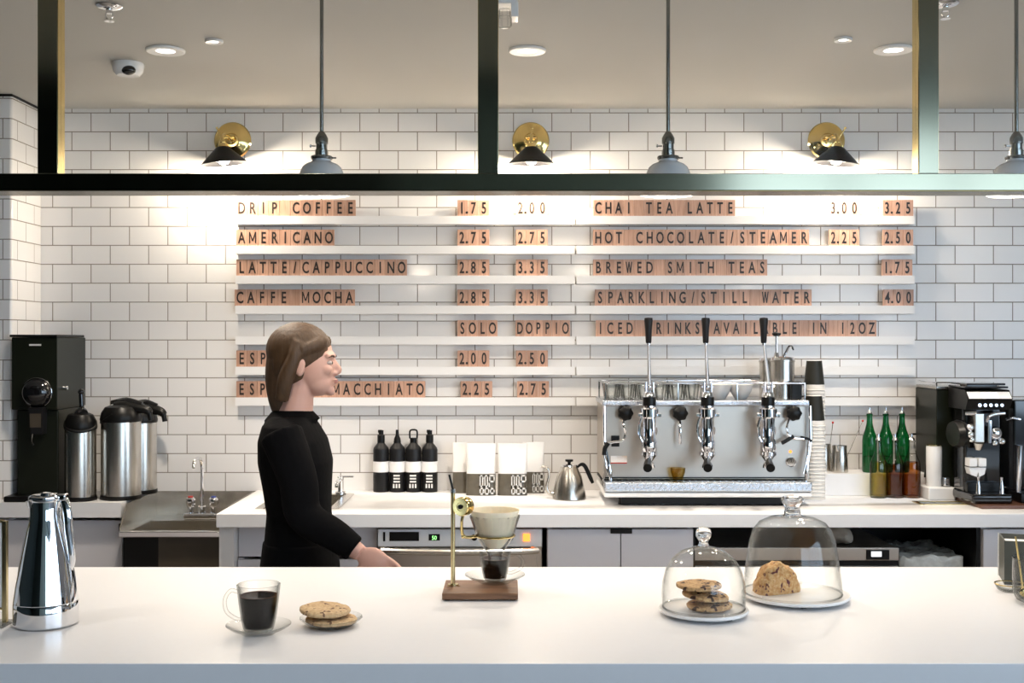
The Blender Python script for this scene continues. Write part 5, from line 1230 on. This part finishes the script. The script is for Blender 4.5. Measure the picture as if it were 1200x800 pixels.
# arms
armN = [Vector((PX(341, Y0)-.0, Y0-.15, PZ(503, Y0))), Vector((PX(350, 3.28), 3.265, PZ(560, 3.28))), Vector((PX(357, 3.26), 3.255, PZ(603, 3.26))), Vector((PX(392, 3.24), 3.245, PZ(627, 3.24))), Vector((PX(422, 3.24), 3.24, PZ(648, 3.24)))]
armF = [Vector((PX(341, Y0), Y0+.15, PZ(503, Y0))), Vector((PX(337, Y0), Y0+.20, PZ(560, Y0))), Vector((PX(336, Y0), Y0+.21, PZ(603, Y0))), Vector((PX(345, Y0), Y0+.205, PZ(640, Y0))), Vector((PX(352, Y0), Y0+.20, PZ(672, Y0)))]
for a in (armN, armF): mb.tube(a, [.050, .042, .038, .033, .024], 16, sub=5)
# hands
def hand(mb, w, d, side):
    d = d.normalized(); n = Vector((0, side, 0)); up = d.cross(n).normalized()
    R_ = Matrix((d, up, n)).transposed().to_4x4()
    mb.ell(w+d*.045, (.048, .040, .015), 18, R_)
    for i, (o_, L) in enumerate(((-.028, .062), (-.0095, .072), (.0095, .068), (.027, .054))):
        b = w+d*.078+up*o_
        mb.tube([b-d*.02, b+d*L*.35-n*.003*side*0, b+d*L*.68-Vector((0, side*.008, .003)), b+d*L*.92-Vector((0, side*.02, .008))], [.0088, .0084, .0078, .0068], 10, sub=3)
    mb.tube([w+d*.02-up*.030, w+d*.045-up*.052, w+d*.072-up*.058-n*.008, w+d*.092-up*.056-n*.016], [.012, .0105, .0095, .008], 10, sub=3)
wN = armN[-1]; dN = Vector((.8, -.02, -.5)); wF = armF[-1]; dF = Vector((.2, 0, -1))
hand(mb, wN, dN, 1); hand(mb, wF, dF, -1)
remesh(mb, 'body', 'skin', pers, .0042, 2)
# clothes
mb = MB()
mb.loft([(a, Y0, b, c_+.012, d+.012) for a, b, c_, d in TX], 32, 2.4)
for a in (armN, armF):
    p = [v.copy() for v in a]; p[-1] = p[-2].lerp(p[-1], .78)
    mb.tube(p, [.062, .056, .052, .045, .038], 16, sub=5)
mb.tube([Vector((sh.x-.002, Y0, PZ(480, Y0))), Vector((sh.x-.001, Y0, PZ(492, Y0)))], [.058, .085], 20)
remesh(mb, 'long_sleeved_top', 'cloth', pers, .006, 4, label='black long-sleeved top')
mb = MB(); TT = TX[-3:]
mb.loft([(a, Y0, b, c_+.016, d+.014) for a, b, c_, d in TT]+[(TT[-1][0], Y0, hipz-.06, .10, .165)], 32, 2.4)
for s in (-1, 1):
    L_ = [Vector(q) for q in LEG[s]]; mb.tube(L_, [.098, .072, .056], 18, sub=6)
remesh(mb, 'trousers', 'cloth', pers, .006, 3, label='black trousers')
for s in (-1, 1):
    a = Vector(LEG[s][2]); mb = MB()
    mb.tube([a+Vector((-.055, 0, -.035)), a+Vector((.0, 0, -.03)), a+Vector((.07, 0, -.045)), a+Vector((.165, 0, -.058))], [.040, .046, .042, .030], 16, sub=3)
    mb.box(a+Vector((-.085, -.04, -.09)), a+Vector((.185, .04, -.072)), .012)
    remesh(mb, 'shoe', 'black', pers, .005, 3)
# hair: bob to the shoulders, pulled back from the face
mb = MB()
mb.ell(A(-.020, 0, .036), (.098, .082, .084), 32)
mb.ell(A(-.038, 0, .0), (.070, .080, .082), 28)
mb.tube([A(-.048, 0, .02), A(-.066, 0, -.04), A(-.070, 0, -.10), A(-.066, 0, -.145), A(-.062, 0, -.170)], [.068, .055, .044, .034, .020], 20, sub=4)
for s in (-1, 1): mb.tube([A(-.01, s*.055, .05), A(-.022, s*.075, .01), A(-.045, s*.073, -.05), A(-.060, s*.055, -.11)], [.030, .022, .024, .020], 14, sub=4)
mb.tube([A(.055, -.03, .065), A(.04, -.055, .05), A(.0, -.070, .035)], [.020, .020, .02], 12, sub=3); mb.tube([A(.055, .03, .065), A(.04, .055, .05), A(.0, .070, .035)], [.020, .020, .02], 12, sub=3)
remesh(mb, 'hair', 'hair', pers, .004, 2, label='brown hair falling behind the neck')
for s in (-1, 1):
    part('eye', MB().ell(A(.0745, s*.029, -.002), (.0115, .0125, .0065), 16), 'eyew', pers)
    part('iris', MB().ell(A(.0842, s*.029, -.002), (.0028, .0045, .0045), 12), 'iris', pers)
    part('eyebrow', MB().tube([A(.088, s*.016, .016), A(.086, s*.030, .019), A(.076, s*.042, .015)], [.0028, .003, .002], 8, sub=3), 'hair', pers)
part('lips', MB().ell(A(.0915, 0, -.0545), (.006, .018, .0032), 14).ell(A(.0900, 0, -.060), (.006, .016, .0038), 14), 'lips', pers)

# ---------------------------------------------------------------- world, camera
wd = bpy.data.worlds.new('daylight'); S.world = wd; wd.use_nodes = True
bg = wd.node_tree.nodes['Background']; bg.inputs[0].default_value = (.62, .80, 1.0, 1); bg.inputs[1].default_value = 2.8
cam = bpy.data.cameras.new('camera'); cam.sensor_width = 36; cam.lens = F/1200*36
cam.clip_start = .05
co = bpy.data.objects.new('camera', cam); COL.objects.link(co); co.location = (0, 0, CZ); co.rotation_euler = (PI/2, 0, 0)
S.camera = co
S.view_settings.view_transform = 'Standard'
try: S.view_settings.look = 'None'
except Exception: pass
S.view_settings.exposure = 1.1; S.view_settings.gamma = 1; S.view_settings.use_curve_mapping = False
S.cycles.max_bounces = 12; S.cycles.transparent_max_bounces = 32; S.cycles.glossy_bounces = 6; S.cycles.diffuse_bounces = 5
S.cycles.sample_clamp_indirect = 8
S.cycles.caustics_reflective = False; S.cycles.caustics_refractive = False
